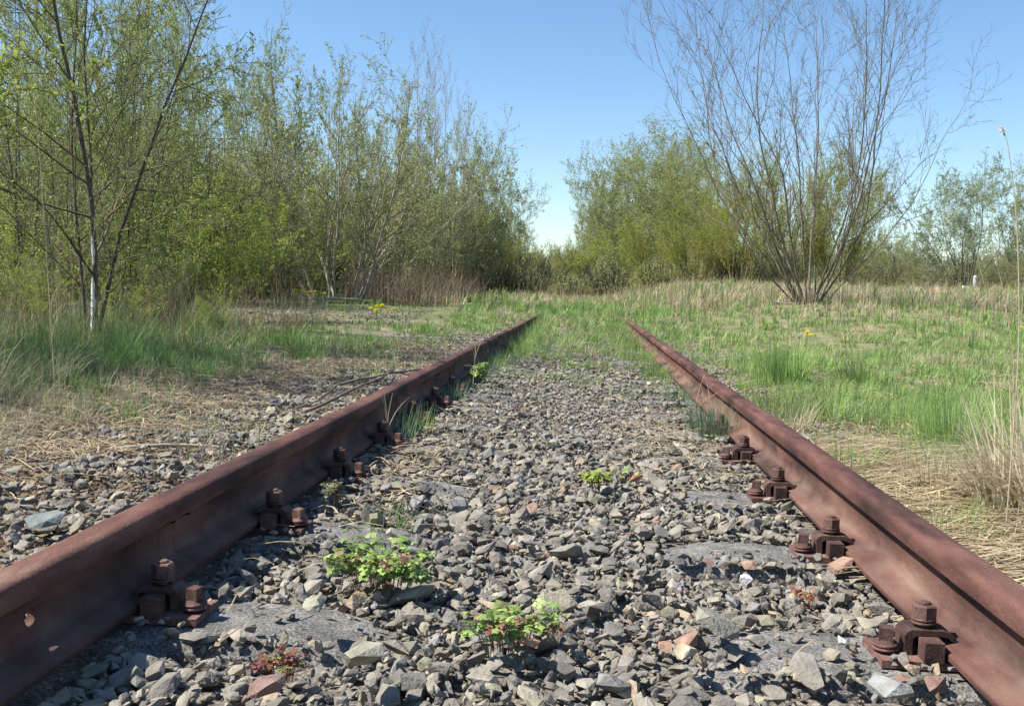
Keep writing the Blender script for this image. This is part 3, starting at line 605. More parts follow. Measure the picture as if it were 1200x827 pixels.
def make_plant(name, seed, H, spec, leaf=None, barkc=(.14, .12, .09), twigc=(.22, .18, .13), trunk_name='trunk'):
    """spec: stems, spread, base_r, n levels [(k,t0,t1,ang,lr,rr)], leaf: (per tip, size, palette, levels)"""
    r = np.random.default_rng(seed); ns = spec['stems']; az = np.arange(ns)*2.4+r.uniform(0, 1, ns)
    sp_ = spec['spread']*((np.arange(ns)+.3)/ns)**spec.get('pw', .5)*r.uniform(.7, 1.2, ns)
    D = np.stack([np.cos(az)*np.sin(sp_), np.sin(az)*np.sin(sp_), np.cos(sp_)], -1); P0 = np.stack([np.cos(az), np.sin(az), 0*az], -1)*spec.get('base', .1)*r.uniform(.2, 1, (ns, 1)); P0[:, 2] = -.1
    L = H*r.uniform(.75, 1.05, ns)*(1/np.cos(sp_*.5)); Rr = spec['r']*r.uniform(.55, 1.1, ns)
    if 'first' in spec: L[0] = H; Rr[0] = spec['r']*1.1
    pts, rad = growl(P0, D, L, Rr, spec.get('n0', 12), spec['wig'], spec.get('up', .03), r, .12)
    make_plant.last = (pts, rad)
    tips = []; groups = [(pts, rad, 7 if spec['r'] > .03 else 5, np.array(barkc)*r.uniform(.85, 1.15, (ns, 1)))]
    cur = (pts, rad, L)
    for li, (k, t0, t1, ang, lr, rr, up) in enumerate(spec['lv']):
        P, D, Lc, Rc = kids(cur[0], cur[1], cur[2], k, t0, t1, ang, ang*.3, lr, rr, r, spec.get('lf', .5))
        n = (7, 5, 4, 3)[li]; Rc = np.maximum(Rc, spec.get('rmin', .0035))
        pts, rad = growl(P, D, Lc, Rc, n, spec['wig']*1.4, up, r, .35, spec.get('grav', 0) if li >= 1 else 0)
        f = min(1, (li+1)/2.); c = np.array(barkc)*(1-f)+np.array(twigc)*f
        groups.append((pts, rad, 4 if li == 0 else 3, c*r.uniform(.8, 1.2, (len(pts), 1)))); cur = (pts, rad, Lc); tips.append(pts)
    root = empty(name)
    V, Q, C = tubes(groups, None); link(trunk_name, mesh_np(name+'_'+trunk_name, V, quads=Q, col=C, mat=M['bark'], smooth=True), root)
    if leaf:
        cnt, size, pal, lvs = leaf; LP = []
        for lv_ in lvs:
            T = tips[lv_]; B, n, _ = T.shape; i = r.integers(0, n-1, (B, cnt)); w_ = r.uniform(0, 1, (B, cnt, 1))
            a = np.arange(B)[:, None]; LP.append((T[a, i]*(1-w_)+T[a, i+1]*w_).reshape(-1, 3))
        LP = np.concatenate(LP)+r.normal(0, size*.5, (sum(len(x) for x in LP), 3)); pal = np.array(pal)
        # clumpy: some sprays are bare, some thick
        den = .5+.6*wob(LP[:, 0]*1.5, LP[:, 1]*1.5+LP[:, 2]*1.3, 1., seed); kp = r.uniform(0, 1, len(LP)) < np.clip(den, .12, 1); LP = LP[kp]
        V, Q, C = leaf_cards(LP, size, pal[r.integers(0, len(pal), len(LP))]*r.uniform(.75, 1.25, (len(LP), 1)), r)
        link('crown', mesh_np(name+'_crown', V, quads=Q, col=C, mat=M['leaf']), root)
    root['H'] = H
    return root
YG = [(.38, .43, .07), (.30, .37, .07), (.43, .46, .12), (.25, .32, .07)]
MG = [(.27, .34, .12), (.32, .38, .15), (.23, .29, .11)]
OG = [(.37, .39, .17), (.33, .34, .15), (.42, .41, .21)]
GB = (.16, .145, .12)
K = {}
K['tall'] = make_plant('alder_tree', 21, 8., dict(stems=3, spread=.17, r=.042, wig=.045, up=.02, first=1, lf=.55, lv=[(20, .18, .97, .75, .34, .5, .10), (9, .15, 1, .7, .42, .55, .06), (4, .2, 1, .7, .5, .7, .03)]), leaf=(11, .027, MG+YG[:2], (1, 2)), barkc=(.10, .085, .065))
K['tall2'] = make_plant('poplar_tree', 22, 8., dict(stems=3, spread=.22, r=.036, wig=.05, up=.03, lf=.6, lv=[(16, .2, .97, .6, .36, .5, .14), (9, .15, 1, .6, .42, .55, .08), (5, .2, 1, .7, .45, .7, .03)]), leaf=(11, .028, YG[:2]+MG, (1, 2)), barkc=(.11, .095, .07))
K['leafy'] = make_plant('leafy_shrub', 23, 3.6, dict(stems=9, spread=.5, r=.022, wig=.07, up=.03, base=.35, lf=.4, lv=[(10, .1, .98, .7, .42, .6, .05), (7, .1, 1, .7, .45, .7, .03), (4, .1, 1, .8, .5, .8, 0)]), leaf=(12, .028, YG, (1, 2)), barkc=(.13, .12, .07), twigc=(.16, .15, .06))
K['brush'] = make_plant('twiggy_shrub', 24, 4.4, dict(stems=9, spread=.5, r=.028, wig=.07, up=.04, base=.35, lf=.4, lv=[(11, .08, .98, .6, .45, .6, .08), (8, .1, 1, .6, .45, .7, .05), (5, .1, 1, .6, .5, .8, .02)]), leaf=(5, .034, OG+MG, (1, 2,)), barkc=GB, twigc=(.19, .16, .10))
K['birch'] = make_plant('bare_birch', 25, 9., dict(stems=2, spread=.1, r=.045, wig=.03, up=.03, first=1, lf=.6, lv=[(22, .25, .98, .45, .26, .5, .15), (8, .15, 1, .5, .45, .6, .08), (4, .2, 1, .5, .5, .8, .04)]), leaf=(1, .03, OG, (2,)), barkc=(.42, .40, .36), twigc=(.22, .17, .14))
K['dense'] = make_plant('olive_tree', 26, 8., dict(stems=7, spread=.42, r=.04, wig=.07, up=.03, lf=.25, base=.3, lv=[(14, .08, .97, .75, .3, .5, .06), (10, .1, 1, .7, .42, .6, .03), (5, .1, 1, .8, .5, .8, .0)]), leaf=(11, .045, MG+OG, (1, 2)), barkc=(.13, .12, .09), twigc=(.17, .15, .09))
K['fan'] = make_plant('spreading_tree', 27, 8., dict(stems=11, spread=1.0, r=.05, wig=.06, up=.04, base=.25, lf=.2, lv=[(10, .3, .98, .75, .33, .5, .03), (8, .2, 1, .75, .45, .6, .02), (5, .2, 1, .6, .45, .8, .02)]), leaf=(16, .05, [(.28, .36, .2), (.33, .39, .24)], (0, 1, 2)), barkc=(.10, .085, .07))
K['gold'] = make_plant('willow_shrub', 28, 5.2, dict(stems=14, spread=.6, r=.025, wig=.05, up=.03, base=.6, lf=.4, lv=[(12, .1, .98, .4, .42, .6, .08), (7, .1, 1, .45, .45, .7, .05), (5, .1, 1, .5, .5, .8, .02)]), leaf=(7, .035, [(.36, .38, .07), (.30, .34, .08), (.25, .3, .08)], (1, 2)), barkc=(.17, .15, .06), twigc=(.24, .21, .06))
for k_ in K: K[k_]['used'] = 0
def put(kind, u, Y, vtop, label, group, seed=0, wide=1., cat='tree', x=None, lean=0.):
    r = random.Random(seed*97+int(u)); src = K[kind]; xx = col_at(u, Y) if x is None else x; z = float(hg(xx, Y))
    H = z_at(u, vtop, Y)-z if vtop is not None else src['H']*wide
    s = H/src['H']
    if not src['used']: o = src; src['used'] = 1; o.location = (xx, Y, z-.03); o.rotation_euler = (0, 0, r.uniform(0, 6.28)); o.scale = (s*wide, s*wide, s)
    else: o = dup(src, (xx, Y, z-.03), r.uniform(0, 6.28), (s*wide, s*wide, s))
    o.rotation_euler = (r.uniform(-.03, .03), r.uniform(-.03, .03)+lean, o.rotation_euler[2]); tag(o, label, cat, group)
    return o
LG = 'trees of the left wood'; LS = 'bushes at the foot of the left wood'; BK = 'trees deep in the left wood'; RG = 'trees of the right wood'
# ---- left row, near to far
T = [('tall', 30, 9.6, -90, 'dark slender stem closest to the left edge in front of the others', .6), ('tall2', 74, 10.6, -80, 'slender many-stemmed sapling crowding the left of the white-patched tree', .6), ('tall', 158, 10.8, -40, 'slender sapling crowding the right of the white-patched tree', .55), ('tall', 12, 11, -60, 'dark-stemmed slender tree at the left edge, cut off by the frame', .8), ('tall2', 66, 13, -70, 'slender multi-stemmed tree just left of the white-patched tree', .8),
 ('tall', 138, 13.5, -50, 'dark slender tree rising straight behind the white-patched tree', .8), ('tall2', 176, 16, -20, 'tall loose tree reaching the upper frame edge beside open sky', .75),
 ('tall', 222, 22, 20, 'thin tree whose tip borders the open sky on the upper left', .7), ('tall2', 268, 24, 85, 'lower greenish tree right of the thin sky-edge tree', .8),
 ('tall', -40, 15, -80, 'outermost slender tree partly beyond the left edge', .8), ('tall2', 34, 18, -60, 'slender tree seen between the two leftmost dark stems', .8), ('tall', 92, 19, -50, 'slender dark tree between the white-patched tree and the sky-touching ones', .8), ('tall2', 118, 24, -10, 'paler slender tree behind the dark one over the white-patched tree', .8), ('tall', 196, 25, 10, 'loose slender tree just left of the open sky', .7), ('tall', 160, 17, -40, 'dark slender tree between the pair that reach the upper frame edge', .7), ('tall2', 205, 18, -10, 'light-leaved slender tree closest to the open sky on the left', .7), ('tall', 244, 27, 40, 'thin twiggy tree just inside the open sky edge', .7), ('tall', 300, 33, 70, 'slim tree left of the tallest leafy middle tree', .7), ('tall', 342, 27, 35, 'tall leafy topped tree standing highest in the middle of the left wood', .9), ('tall2', 385, 31, 75, 'pale green tree right behind the tallest middle tree', .8),
 ('dense', 300, 28, 110, 'olive green rounded tree between the thin tree and the tallest middle tree', .8), ('tall', 428, 33, 105, 'slim dark tree left of the bare birches', .7),
 ('birch', 462, 35, 95, 'leftmost of the bare pale-trunked birches', .8), ('birch', 486, 36, 50, 'tallest bare birch with a pale trunk', .8), ('birch', 508, 38, 70, 'bare birch just right of the tallest one', .8),
 ('birch', 532, 42, 110, 'rightmost of the bare pale-trunked birches', .8), ('dense', 450, 38, 160, 'dense olive tree below the bare birches', .9), ('dense', 548, 46, 168, 'dense narrow olive tree right of the birches', .6),
 ('dense', 572, 54, 190, 'olive tree where the left wood starts to step down', .7), ('dense', 590, 64, 222, 'smaller olive tree further down the left skyline', .8), ('tall', 602, 75, 245, 'thin tree low on the left skyline', .8), ('dense', 612, 84, 268, 'last dense tree before the gap over the track', .8),
 ('tall2', 628, 100, 282, 'faint twiggy tree beside the gap over the track', .9), ('brush', 640, 120, 298, 'tiny far bush in the gap where the track vanishes', 1.2)]
for k, (a, b, c, d, e, wd) in enumerate(T): put(a, b, c, d, e, LG, k, wd)
S_ = [('brush', 10, 8.8, 300, 'small twiggy bush at the left edge above the shaded grass'), ('leafy', 150, 9.0, 325, 'small yellow-green bush right at the foot of the white-patched tree'), ('brush', 195, 10, 300, 'small twiggy bush between two yellow-green ones on the left'), ('leafy', 246, 9.2, 345, 'low yellow-green shoots spreading over the edge of the left verge'), ('leafy', 48, 8.6, 318, 'low leafy bush before the white-patched tree on its left'), ('leafy', 30, 9.5, 250, 'dull green bush at the left edge under the dark slender tree'), ('leafy', 175, 11, 245, 'bright yellow-green bush right of the white-patched tree'), ('leafy', 232, 13.5, 215, 'tall bright yellow-green bush, second right of the white-patched tree'),
 ('leafy', 292, 17, 225, 'fresh green bush above the pale gravel path'), ('brush', 60, 12, 200, 'twiggy grey-green bush behind the white-patched tree'), ('brush', 330, 20, 190, 'twiggy bush left of the arching bush'), ('leafy', 345, 22, 235, 'low fresh green bush between two twiggy bushes'),
 ('brush', 455, 27, 190, 'brown-grey twiggy bush right of the arching bush'), ('brush', 500, 31, 215, 'brown twiggy bush under the tallest birch'), ('leafy', 482, 33, 265, 'yellow-green bush low under the birches'), ('brush', 535, 38, 240, 'brown twiggy bush under the rightmost birch'),
 ('brush', 565, 46, 250, 'olive twiggy bush below the stepping trees'), ('gold', 592, 52, 285, 'yellowish bush at the right end of the left wood'), ('gold', 615, 60, 295, 'small yellowish bush left of the track gap'), ('brush', 120, 16, 190, 'twiggy bush between the two dark slender trees'), ('brush', 210, 19, 180, 'twiggy bush behind the tall yellow-green bush'), ('brush', 260, 23, 170, 'grey twiggy bush behind the fresh green bush')]
for k, (a, b, c, d, e) in enumerate(S_): put(a, b, c, d, e, LS, 50+k, 1., 'bush')
# ---- deeper fill on the left
q = random.Random(5)
for k in range(30):
    u = q.uniform(-120, 560); Y = q.uniform(24, 46)+max(0, (u-300))*.09; kind = q.choice(['tall', 'tall2', 'brush', 'leafy', 'tall2', 'brush'])
    vt = np.interp(u, [-120, 200, 240, 300, 350, 400, 430, 480, 540, 560], [130, 130, 160, 170, 150, 170, 190, 200, 220, 240])+q.uniform(-10, 70)
    put(kind, u, Y, float(vt), 'tree deep in the left wood, its stem hidden by nearer bushes', BK, 200+k, 1.)
# massed undergrowth and far wood (nobody could count it)
def mass(name, cl, label, pal, twc, r, cs0):
    VV, QQ, CC = [], [], []; off = 0; G_ = []
    for (x, y, rad, h) in cl:
        z = float(hg(x, y)); n = int((1200 if y < 50 else 2600 if y < 98 and x > -12 else 1000)*min(rad, 2.2)); csize = cs0*(.55 if y < 98 and x > -12 and y > 45 else 1); a = r.uniform(0, 6.28, n); rr = rad*np.sqrt(r.uniform(0, 1, n)); t = r.uniform(0, 1, n)**.8
        P = np.stack([x+rr*np.cos(a)*(1-.4*t**2), y+rr*np.sin(a), z+h*t*(1-.45*(rr/rad)**2)*(1+.25*np.sin(a*3+x))], -1)
        V, Q, C = leaf_cards(P, csize, pal[r.integers(0, len(pal), n)]*r.uniform(.7, 1.3, (n, 1)), r, 1.5); VV.append(V); QQ.append(Q+off); CC.append(C); off += len(V)
        m = 70; a = r.uniform(0, 6.28, m); s = r.uniform(.1, 1, m)*rad; P0 = np.stack([x+np.cos(a)*s*.4, y+np.sin(a)*s*.4, np.full(m, z-.1)], -1)
        D = np.stack([np.cos(a)*.45*s/rad, np.sin(a)*.45*s/rad, np.ones(m)], -1); p, d_ = growl(P0, D, h*r.uniform(.5, 1.15, m), np.full(m, .012+.0003*y), 6, .09, .02, r, .3); G_.append((p, d_, 3, np.array(twc)*r.uniform(.7, 1.3, (m, 1))))
        k, b, c, d = kids(p, d_, h*r.uniform(.5, 1., m), 5, .3, 1, .5, .2, .4, .6, r); p2, r2 = growl(k, b, c, np.maximum(d, .004+.0002*y), 4, .1, .05, r, .4); G_.append((p2, r2, 3, np.array(twc)*r.uniform(.8, 1.4, (len(p2), 1))))
    me1 = mesh_np(name, np.concatenate(VV), quads=np.concatenate(QQ), col=np.concatenate(CC), mat=M['leaf'])
    V, Q, C = tubes(G_, None); nV = sum(len(v) for v in VV)
    me = mesh_np(name, np.concatenate(VV+[V]), quads=np.concatenate(QQ+[Q+nV]), col=np.concatenate(CC+[C]), mat=M['leaf'])
    bpy.data.meshes.remove(me1); tag(link(name, me), label, 'woodland', kind='stuff')
rm = np.random.default_rng(55); cl = []
for _ in range(150):
    u = rm.uniform(-150, 600); Y = rm.uniform(17, 42)+max(0, u-250)*.09; cl.append((col_at(u, Y), Y, rm.uniform(.9, 1.7), rm.uniform(1.3, 2.8)))
mass('undergrowth', cl, 'tangled spring undergrowth between the trunks of the left wood', np.array(YG+MG+OG+OG), (.18, .15, .1), rm, .05)
cl = [(col_at(u, Y), Y, rm.uniform(2, 3.5), rm.uniform(3.2, 5.5)) for u, Y in [(rm.uniform(-200, 560), rm.uniform(50, 75)) for _ in range(90)]]
cl += [(col_at(u, Y), Y, rm.uniform(2.5, 4.), rm.uniform(3.5, 6.)) for u, Y in [(rm.uniform(560, 1400), rm.uniform(120, 160)) for _ in range(130)]]
cl += [(col_at(u, Y), Y, rm.uniform(1.2, 2.2), rm.uniform(1.0, 2.4)) for u, Y in [(rm.uniform(560, 860), rm.uniform(48, 85)) for _ in range(60)]]
cl += [(col_at(u, Y), Y, rm.uniform(1.5, 2.5), rm.uniform(1.8, 3.)) for u, Y in [(rm.uniform(840, 1350), rm.uniform(70, 100)) for _ in range(60)]]
mass('distant_wood', cl, 'far mass of scrub and small trees closing off the horizon', np.array(MG+OG+OG+YG+[(.33, .27, .18)]*3), (.17, .15, .11), rm, .08)
# trees left of the frame that shade the verge
put('tall2', 0, 5.6, None, 'slender tree outside the frame on the left', LG, 301, .85, x=-7.2); put('tall', 0, 2.0, None, 'slender dark tree outside the frame on the left', LG, 302, .7, x=-7.0); put('leafy', 0, 4.6, None, 'leafy bush outside the frame on the left', LS, 303, 1., 'bush', x=-4.9)
# ---- right wood
T = [('gold', 655, 95, 292, 'tiny yellowish bush just right of the track gap', 1.3, 'bush'), ('dense', 668, 115, 282, 'farthest small tree right of the track gap', .6, 'tree'), ('dense', 684, 105, 243, 'grey-green tree rising right of the track gap', .6, 'tree'),
 ('dense', 706, 95, 200, 'rounded brownish tree on the right wood skyline', .7, 'tree'), ('dense', 740, 88, 188, 'tree between the rounded and the tallest right wood tree', 1.1, 'tree'), ('dense', 772, 82, 168, 'tallest tree of the right wood', 1.15, 'tree'), ('tall2', 800, 78, 190, 'thin tree right of the tallest right wood tree', .9, 'tree'),
 ('dense', 722, 84, 200, 'full tree filling the dip right of the rounded brownish tree', .85, 'tree'), ('dense', 755, 76, 186, 'full-crowned tree just left of the tallest right wood tree', 1.2, 'tree'), ('dense', 790, 74, 182, 'full-crowned tree just right of the tallest right wood tree', 1.2, 'tree'), ('dense', 693, 98, 240, 'lower rounded tree on the slope down to the track gap', .7, 'tree'), ('dense', 815, 66, 205, 'broad tree between the tallest tree and the bare bush', 1.2, 'tree'), ('dense', 835, 70, 215, 'tree half hidden by the left side of the big bare bush', .9, 'tree'), ('brush', 660, 70, 305, 'low bush closing the end of the track', 1.3, 'bush'), ('gold', 690, 62, 292, 'yellow-green low bush in the middle of the view', 1.4, 'bush'), ('leafy', 725, 60, 275, 'green low bush below the rounded tree', 1.3, 'bush'),
 ('gold', 765, 55, 262, 'yellowish bush below the tallest right wood tree', 1.3, 'bush'), ('gold', 812, 48, 235, 'large yellow-green bush left of the big bare bush', 1.2, 'bush'), ('gold', 868, 42, 200, 'large yellow-green bush behind the left half of the bare bush', 1., 'bush'), ('gold', 925, 43, 190, 'highest yellow-green bush straight behind the bare bush', 1., 'bush'),
 ('gold', 978, 44, 215, 'yellow-green bush behind the right half of the bare bush', 1., 'bush'), ('dense', 1030, 90, 275, 'dark low tree right of the yellow-green bushes', 1.1, 'tree'), ('dense', 1062, 95, 285, 'dark low tree beside the far spreading tree', 1.1, 'tree'),
 ('fan', 1128, 58, 192, 'far spreading tree with a broad pale green crown', .92, 'tree'), ('dense', 1188, 75, 215, 'darker tree at the right edge behind the spreading tree', .9, 'tree'), ('dense', 1235, 78, 205, 'dark tree cut off by the right edge', .9, 'tree'),
 ('brush', 1010, 60, 285, 'brownish low bush at the right foot of the yellow-green bushes', 1.5, 'bush'), ('brush', 1075, 65, 300, 'low grey bush left of the spreading tree', 1.6, 'bush'), ('brush', 1170, 66, 300, 'low dark bush right under the spreading tree', 1.6, 'bush')]
for k, (a, b, c, d, e, wd, ct) in enumerate(T): put(a, b, c, d, e, RG if ct == 'tree' else 'bushes of the right wood', 400+k, wd, ct)
for k in range(26):
    u = q.uniform(640, 1290); Y = q.uniform(100, 150); put(q.choice(['dense', 'brush', 'dense']), u, Y, float(np.interp(u, [640, 700, 780, 850, 1000, 1290], [312, 270, 240, 250, 290, 290])+q.uniform(-6, 20)), 'far tree blending into the right wood', 'far trees of the right wood', 500+k, 1.3)
for k in range(14):
    u = q.uniform(560, 760); Y = q.uniform(75, 130); put(q.choice(['gold', 'brush', 'leafy', 'dense']), u, Y, float(q.uniform(308, 325)), 'low far bush closing off the end of the track', 'bushes at the end of the track', 600+k, 1.5, 'bush')
# prototypes never placed would stay at the origin
for k_ in K:
    if 'used' in K[k_]: del K[k_]['used']
# ---- the big bare bush on the right
hb = make_plant('bare_willow_bush', 77, 7.2, dict(stems=16, spread=.92, pw=.36, r=.030, wig=.085, up=.046, base=.22, n0=18, lf=.15, rmin=.0036, lv=[(12, .16, .97, .62, .27, .5, .08), (7, .15, 1, .55, .42, .6, .06), (3, .15, 1, .55, .5, .8, .03)]), leaf=(1, .022, [(.3, .28, .18), (.26, .24, .15)], (2,)), barkc=(.145, .125, .09), twigc=(.16, .135, .10))
x = col_at(948, 20); hb.location = (x, 20, float(hg(x, 20))-.02); hb.scale = (.92, .92, 1); tag(hb, 'big bare multi-stemmed willow bush fanning out in the right field', 'bush')
# ---- white-patched tree at the left
ht = make_plant('young_willow_tree', 81, 4.8, dict(stems=4, spread=.2, r=.025, wig=.05, up=.02, base=.07, first=1, lf=.45, lv=[(17, .12, .97, .95, .33, .5, .03), (10, .12, 1, .75, .45, .6, .0), (4, .2, 1, .7, .5, .8, -.02)]), leaf=(10, .013, MG+YG[:2], (1, 2)), barkc=(.10, .085, .065), twigc=(.15, .13, .07))
x = col_at(104, 7.6); ht.location = (x, 7.6, float(hg(x, 7.6))-.03); tag(ht, 'nearest left tree with crooked limbs and white patches on its trunk', 'tree')
def bark_patch(parent, stem, z0, z1, th0, wd):
    P_, R_ = make_plant.last; P_, R_ = P_[stem], R_[stem]; Vv = []; a = np.linspace(-1, 1, 7)
    for t in np.linspace(0, 1, 9):
        z = z0+t*(z1-z0); cx, cy, rr = (np.interp(z, P_[:, 2], v) for v in (P_[:, 0], P_[:, 1], R_)); w_ = wd*math.sin(math.pi*min(max(t, .03), .97))**.5*(1+.3*math.sin(t*17))
        for q_ in a: th = th0+q_*w_; Vv.append((cx+(rr+.0025)*math.cos(th), cy+(rr+.0025)*math.sin(th), z))
    i = np.arange(8)[:, None]*7; j = np.arange(6)[None]; qd = np.stack([i+j, i+j+1, i+j+8, i+j+7], -1).reshape(-1, 4)
    link('white_bark_patch', mesh_np('white_bark_patch', np.array(Vv), quads=qd, col=np.tile((.62, .6, .56), (63, 1)), mat=M['bark'], smooth=True), parent)
bark_patch(ht, 0, .2, .62, -1.7, .95); bark_patch(ht, 0, .72, .95, -1.5, .6)
# ---- arching bush with pale limbs
ab = make_plant('arching_bush', 79, 4.6, dict(stems=11, spread=.85, r=.04, wig=.08, up=.05, base=.5, lf=.4, lv=[(11, .12, .97, .6, .42, .6, .09), (8, .15, 1, .6, .42, .7, .05), (5, .2, 1, .7, .5, .8, .02)]), leaf=(4, .03, YG[1:]+OG, (1, 2)), barkc=(.3, .27, .22), twigc=(.19, .17, .10))
x = col_at(402, 21); ab.location = (x, 21, float(hg(x, 21))-.03); tag(ab, 'wide arching bush with pale crooked limbs in the left wood', 'bush')

# ------------------------------------------------------------ small weeds
def weed(x, y, z, n, rad, h, pal, red, label, seed, ls=.012):
    q = np.random.default_rng(seed); root = empty('leafy_weed', (x, y, z)); nc = max(3, n//24); ca = q.uniform(0, 6.28, nc); cq = rad*.8*np.sqrt(q.uniform(0, 1, nc)); ch = q.uniform(.45, 1.1, nc); ci = q.integers(0, nc, n); a = q.uniform(0, 6.28, n); rr = rad*.36*np.sqrt(q.uniform(0, 1, n))*(.6+ch[ci]*.5)
    tip = np.stack([cq[ci]*np.cos(ca[ci])+rr*np.cos(a), cq[ci]*np.sin(ca[ci])*.8+rr*np.sin(a)*.8, h*ch[ci]*(1-.5*(rr/rad)**2)*q.uniform(.6, 1.1, n)], -1); base = tip*np.array([.55, .55, 0]); mid = (tip+base)/2+np.array([0, 0, h*.1]); tip[:, 2] *= 1-.85*q.uniform(0, 1, n)
    pts = np.stack([base-[0, 0, .02], mid, tip], 1); pk = slice(0, max(6, n//4)); V, Q, C = tubes([(pts[pk], np.tile([.0007, .0006, .0004], (len(pts[pk]), 1)), 3, np.array(red))], None)
    link('stems', mesh_np('weed_stems', V, quads=Q, col=C, mat=M['grass']), root)
    # each leaf: three lobed leaflets fanned from the stem tip
    VV, TT, CC = [], [], []; off = 0
    for k in range(n):
        nf = 3+int(q.integers(0, 3)); c = np.array(pal[q.integers(0, len(pal))])*q.uniform(.75, 1.25); a0 = q.uniform(0, 6.28); up = unit(np.array([q.normal(0, .35), q.normal(-.1, .35), 1.]))
        e1 = unit(np.cross(up, [math.cos(a0), math.sin(a0), 0.])); e2 = np.cross(up, e1); s = ls*q.uniform(.7, 1.4)
        for f in range(nf):
            th = 2*math.pi*f/nf+q.uniform(-.2, .2); d = e1*math.cos(th)+e2*math.sin(th); n_ = -e1*math.sin(th)+e2*math.cos(th); dr = -up*.25
            v = [tip[k], tip[k]+(d*.35+n_*.22)*s, tip[k]+(d*.55+n_*.42+dr*.3)*s, tip[k]+(d*.72+n_*.2+dr*.4)*s, tip[k]+(d*1.05+dr)*s, tip[k]+(d*.72-n_*.2+dr*.4)*s, tip[k]+(d*.55-n_*.42+dr*.3)*s, tip[k]+(d*.35-n_*.22)*s]
            VV += v; TT += [(off, off+1, off+7), (off+1, off+2, off+3), (off+1, off+3, off+7), (off+3, off+5, off+7), (off+5, off+6, off+7), (off+3, off+4, off+5)]; CC += [c]*8; off += 8
    link('leaves', mesh_np('weed_leaves', np.array(VV), tris=np.array(TT), col=np.array(CC), mat=M['grass']), root)
    tag(root, label, 'weed', 'weeds growing in the ballast'); return root
WG = [(.28, .38, .09), (.22, .33, .09), (.36, .44, .14), (.18, .28, .08)]; WR = [(.24, .09, .08), (.3, .17, .11)]
x, y = ground_pt(450, 672, .04); weed(x, y, .03, 300, .105, .085, WG*5+WR, (.2, .1, .05), 'larger bright green weed with some red leaves, left of the two', 1)
x, y = ground_pt(595, 742, .04); weed(x, y, .035, 230, .078, .055, WG*3+WR+[(.25, .3, .2)], (.2, .1, .05), 'flat green weed beside the orange stone', 2, .011)
x, y = ground_pt(692, 562, .04); weed(x, y, .035, 80, .07, .04, [(.3, .33, .06), (.24, .3, .07)], (.3, .1, .06), 'small yellowish weed in the middle of the ballast', 3, .014)
x, y = ground_pt(735, 557, .04); weed(x, y, .035, 40, .05, .03, WG+WR, (.25, .15, .06), 'thin weed sprig right of the small yellowish weed', 31, .012)
x, y = ground_pt(330, 775, .03); weed(x, y, .02, 70, .042, .035, [(.2, .05, .05), (.26, .12, .07), (.22, .2, .08)], (.3, .07, .05), 'wine-red withered seedling on the nearest left sleeper', 4, .008)
x, y = ground_pt(945, 700, .03); weed(x, y, .03, 26, .035, .035, [(.28, .1, .06), (.3, .18, .08)], (.3, .09, .06), 'tiny rusty seedling between the right sleeper patches', 5, .008)
x, y = ground_pt(400, 582, .03); weed(x, y, .03, 60, .06, .05, [(.18, .2, .1), (.25, .24, .14)], (.25, .16, .08), 'greyish weed beside the third left fastening', 6, .011)
x, y = ground_pt(515, 425, .03); weed(-.6, 6.15, .03, 90, .09, .12, WG, (.2, .2, .06), 'light green leafy weed against the far left rail', 7, .02)
weed(.02, 7.4, .02, 60, .12, .06, WG, (.2, .2, .06), 'flat green weed far along the ballast', 8, .016)

# dandelions
def dandelion(x, y, label, seed, heads=1, h=.12, spread=.0, size=.02):
    q = np.random.default_rng(seed); z = float(hg(x, y)); root = empty('dandelion', (x, y, z))
    n = 14; V, Q, C = blades('l', np.zeros((n, 3)), np.full(n, .12)*q.uniform(.7, 1.1, n), np.full(n, .008), np.arange(n)*.449, np.full(n, .8), pick(GREEN, n, q), None, 4, tipw=.3)
    link('leaves', mesh_np('dandelion_leaves', V, quads=Q, col=C, mat=M['grass']), root)
    for k in range(heads):
        px, py = q.normal(0, spread, 2) if spread else (0, 0); hh = h*q.uniform(.8, 1.2)
        V, Q, C = tubes([(np.array([[(px*.6, py*.6, 0), (px*.9, py, hh*.6), (px, py, hh)]]), np.array([[.0025, .002, .002]]), 5, (.2, .28, .08))], None)
        link('stem', mesh_np('dandelion_stem', V, quads=Q, col=C, mat=M['grass']), root)
        m = 60; a = q.uniform(0, 6.28, m); el = q.uniform(-.1, 1.3, m); d = np.stack([np.cos(a)*np.cos(el), np.sin(a)*np.cos(el), np.sin(el)*.6], -1); s = np.stack([-np.sin(a), np.cos(a), 0*a], -1)*size*.14
        c0 = np.array([px, py, hh]); V = np.stack([c0+s*0-d*0+0*d, c0+d*size*.7+s, c0+d*size, c0+d*size*.7-s], 1).reshape(-1, 3)
        link('flower_head', mesh_np('dandelion_head', V, quads=np.arange(m)[:, None]*4+np.arange(4), col=np.tile((.85, .76, .02), (m*4, 1)), mat=M['petal']), root)
    tag(root, label, 'dandelion', 'yellow dandelions')
x, y = ground_pt(941, 425, .0); dandelion(x, y, 'single yellow dandelion beside the tall green tuft', 1, 3, .25, .03, .034)
x, y = ground_pt(1194, 425, .0); dandelion(x, y, 'single yellow dandelion at the right edge', 2, 1, .26, 0, .034)
dandelion(col_at(446, 14.0), 14.0, 'clump of yellow dandelions in the grass left of the far rail', 3, 9, .24, .11, .05)
dandelion(col_at(360, 17.5), 17.5, 'clump of yellow dandelions beyond the gravel path', 4, 9, .26, .12, .06)
dandelion(col_at(1078, 30.), 30., 'tiny far dandelion in the right field', 5, 2, .3, .1, .05)

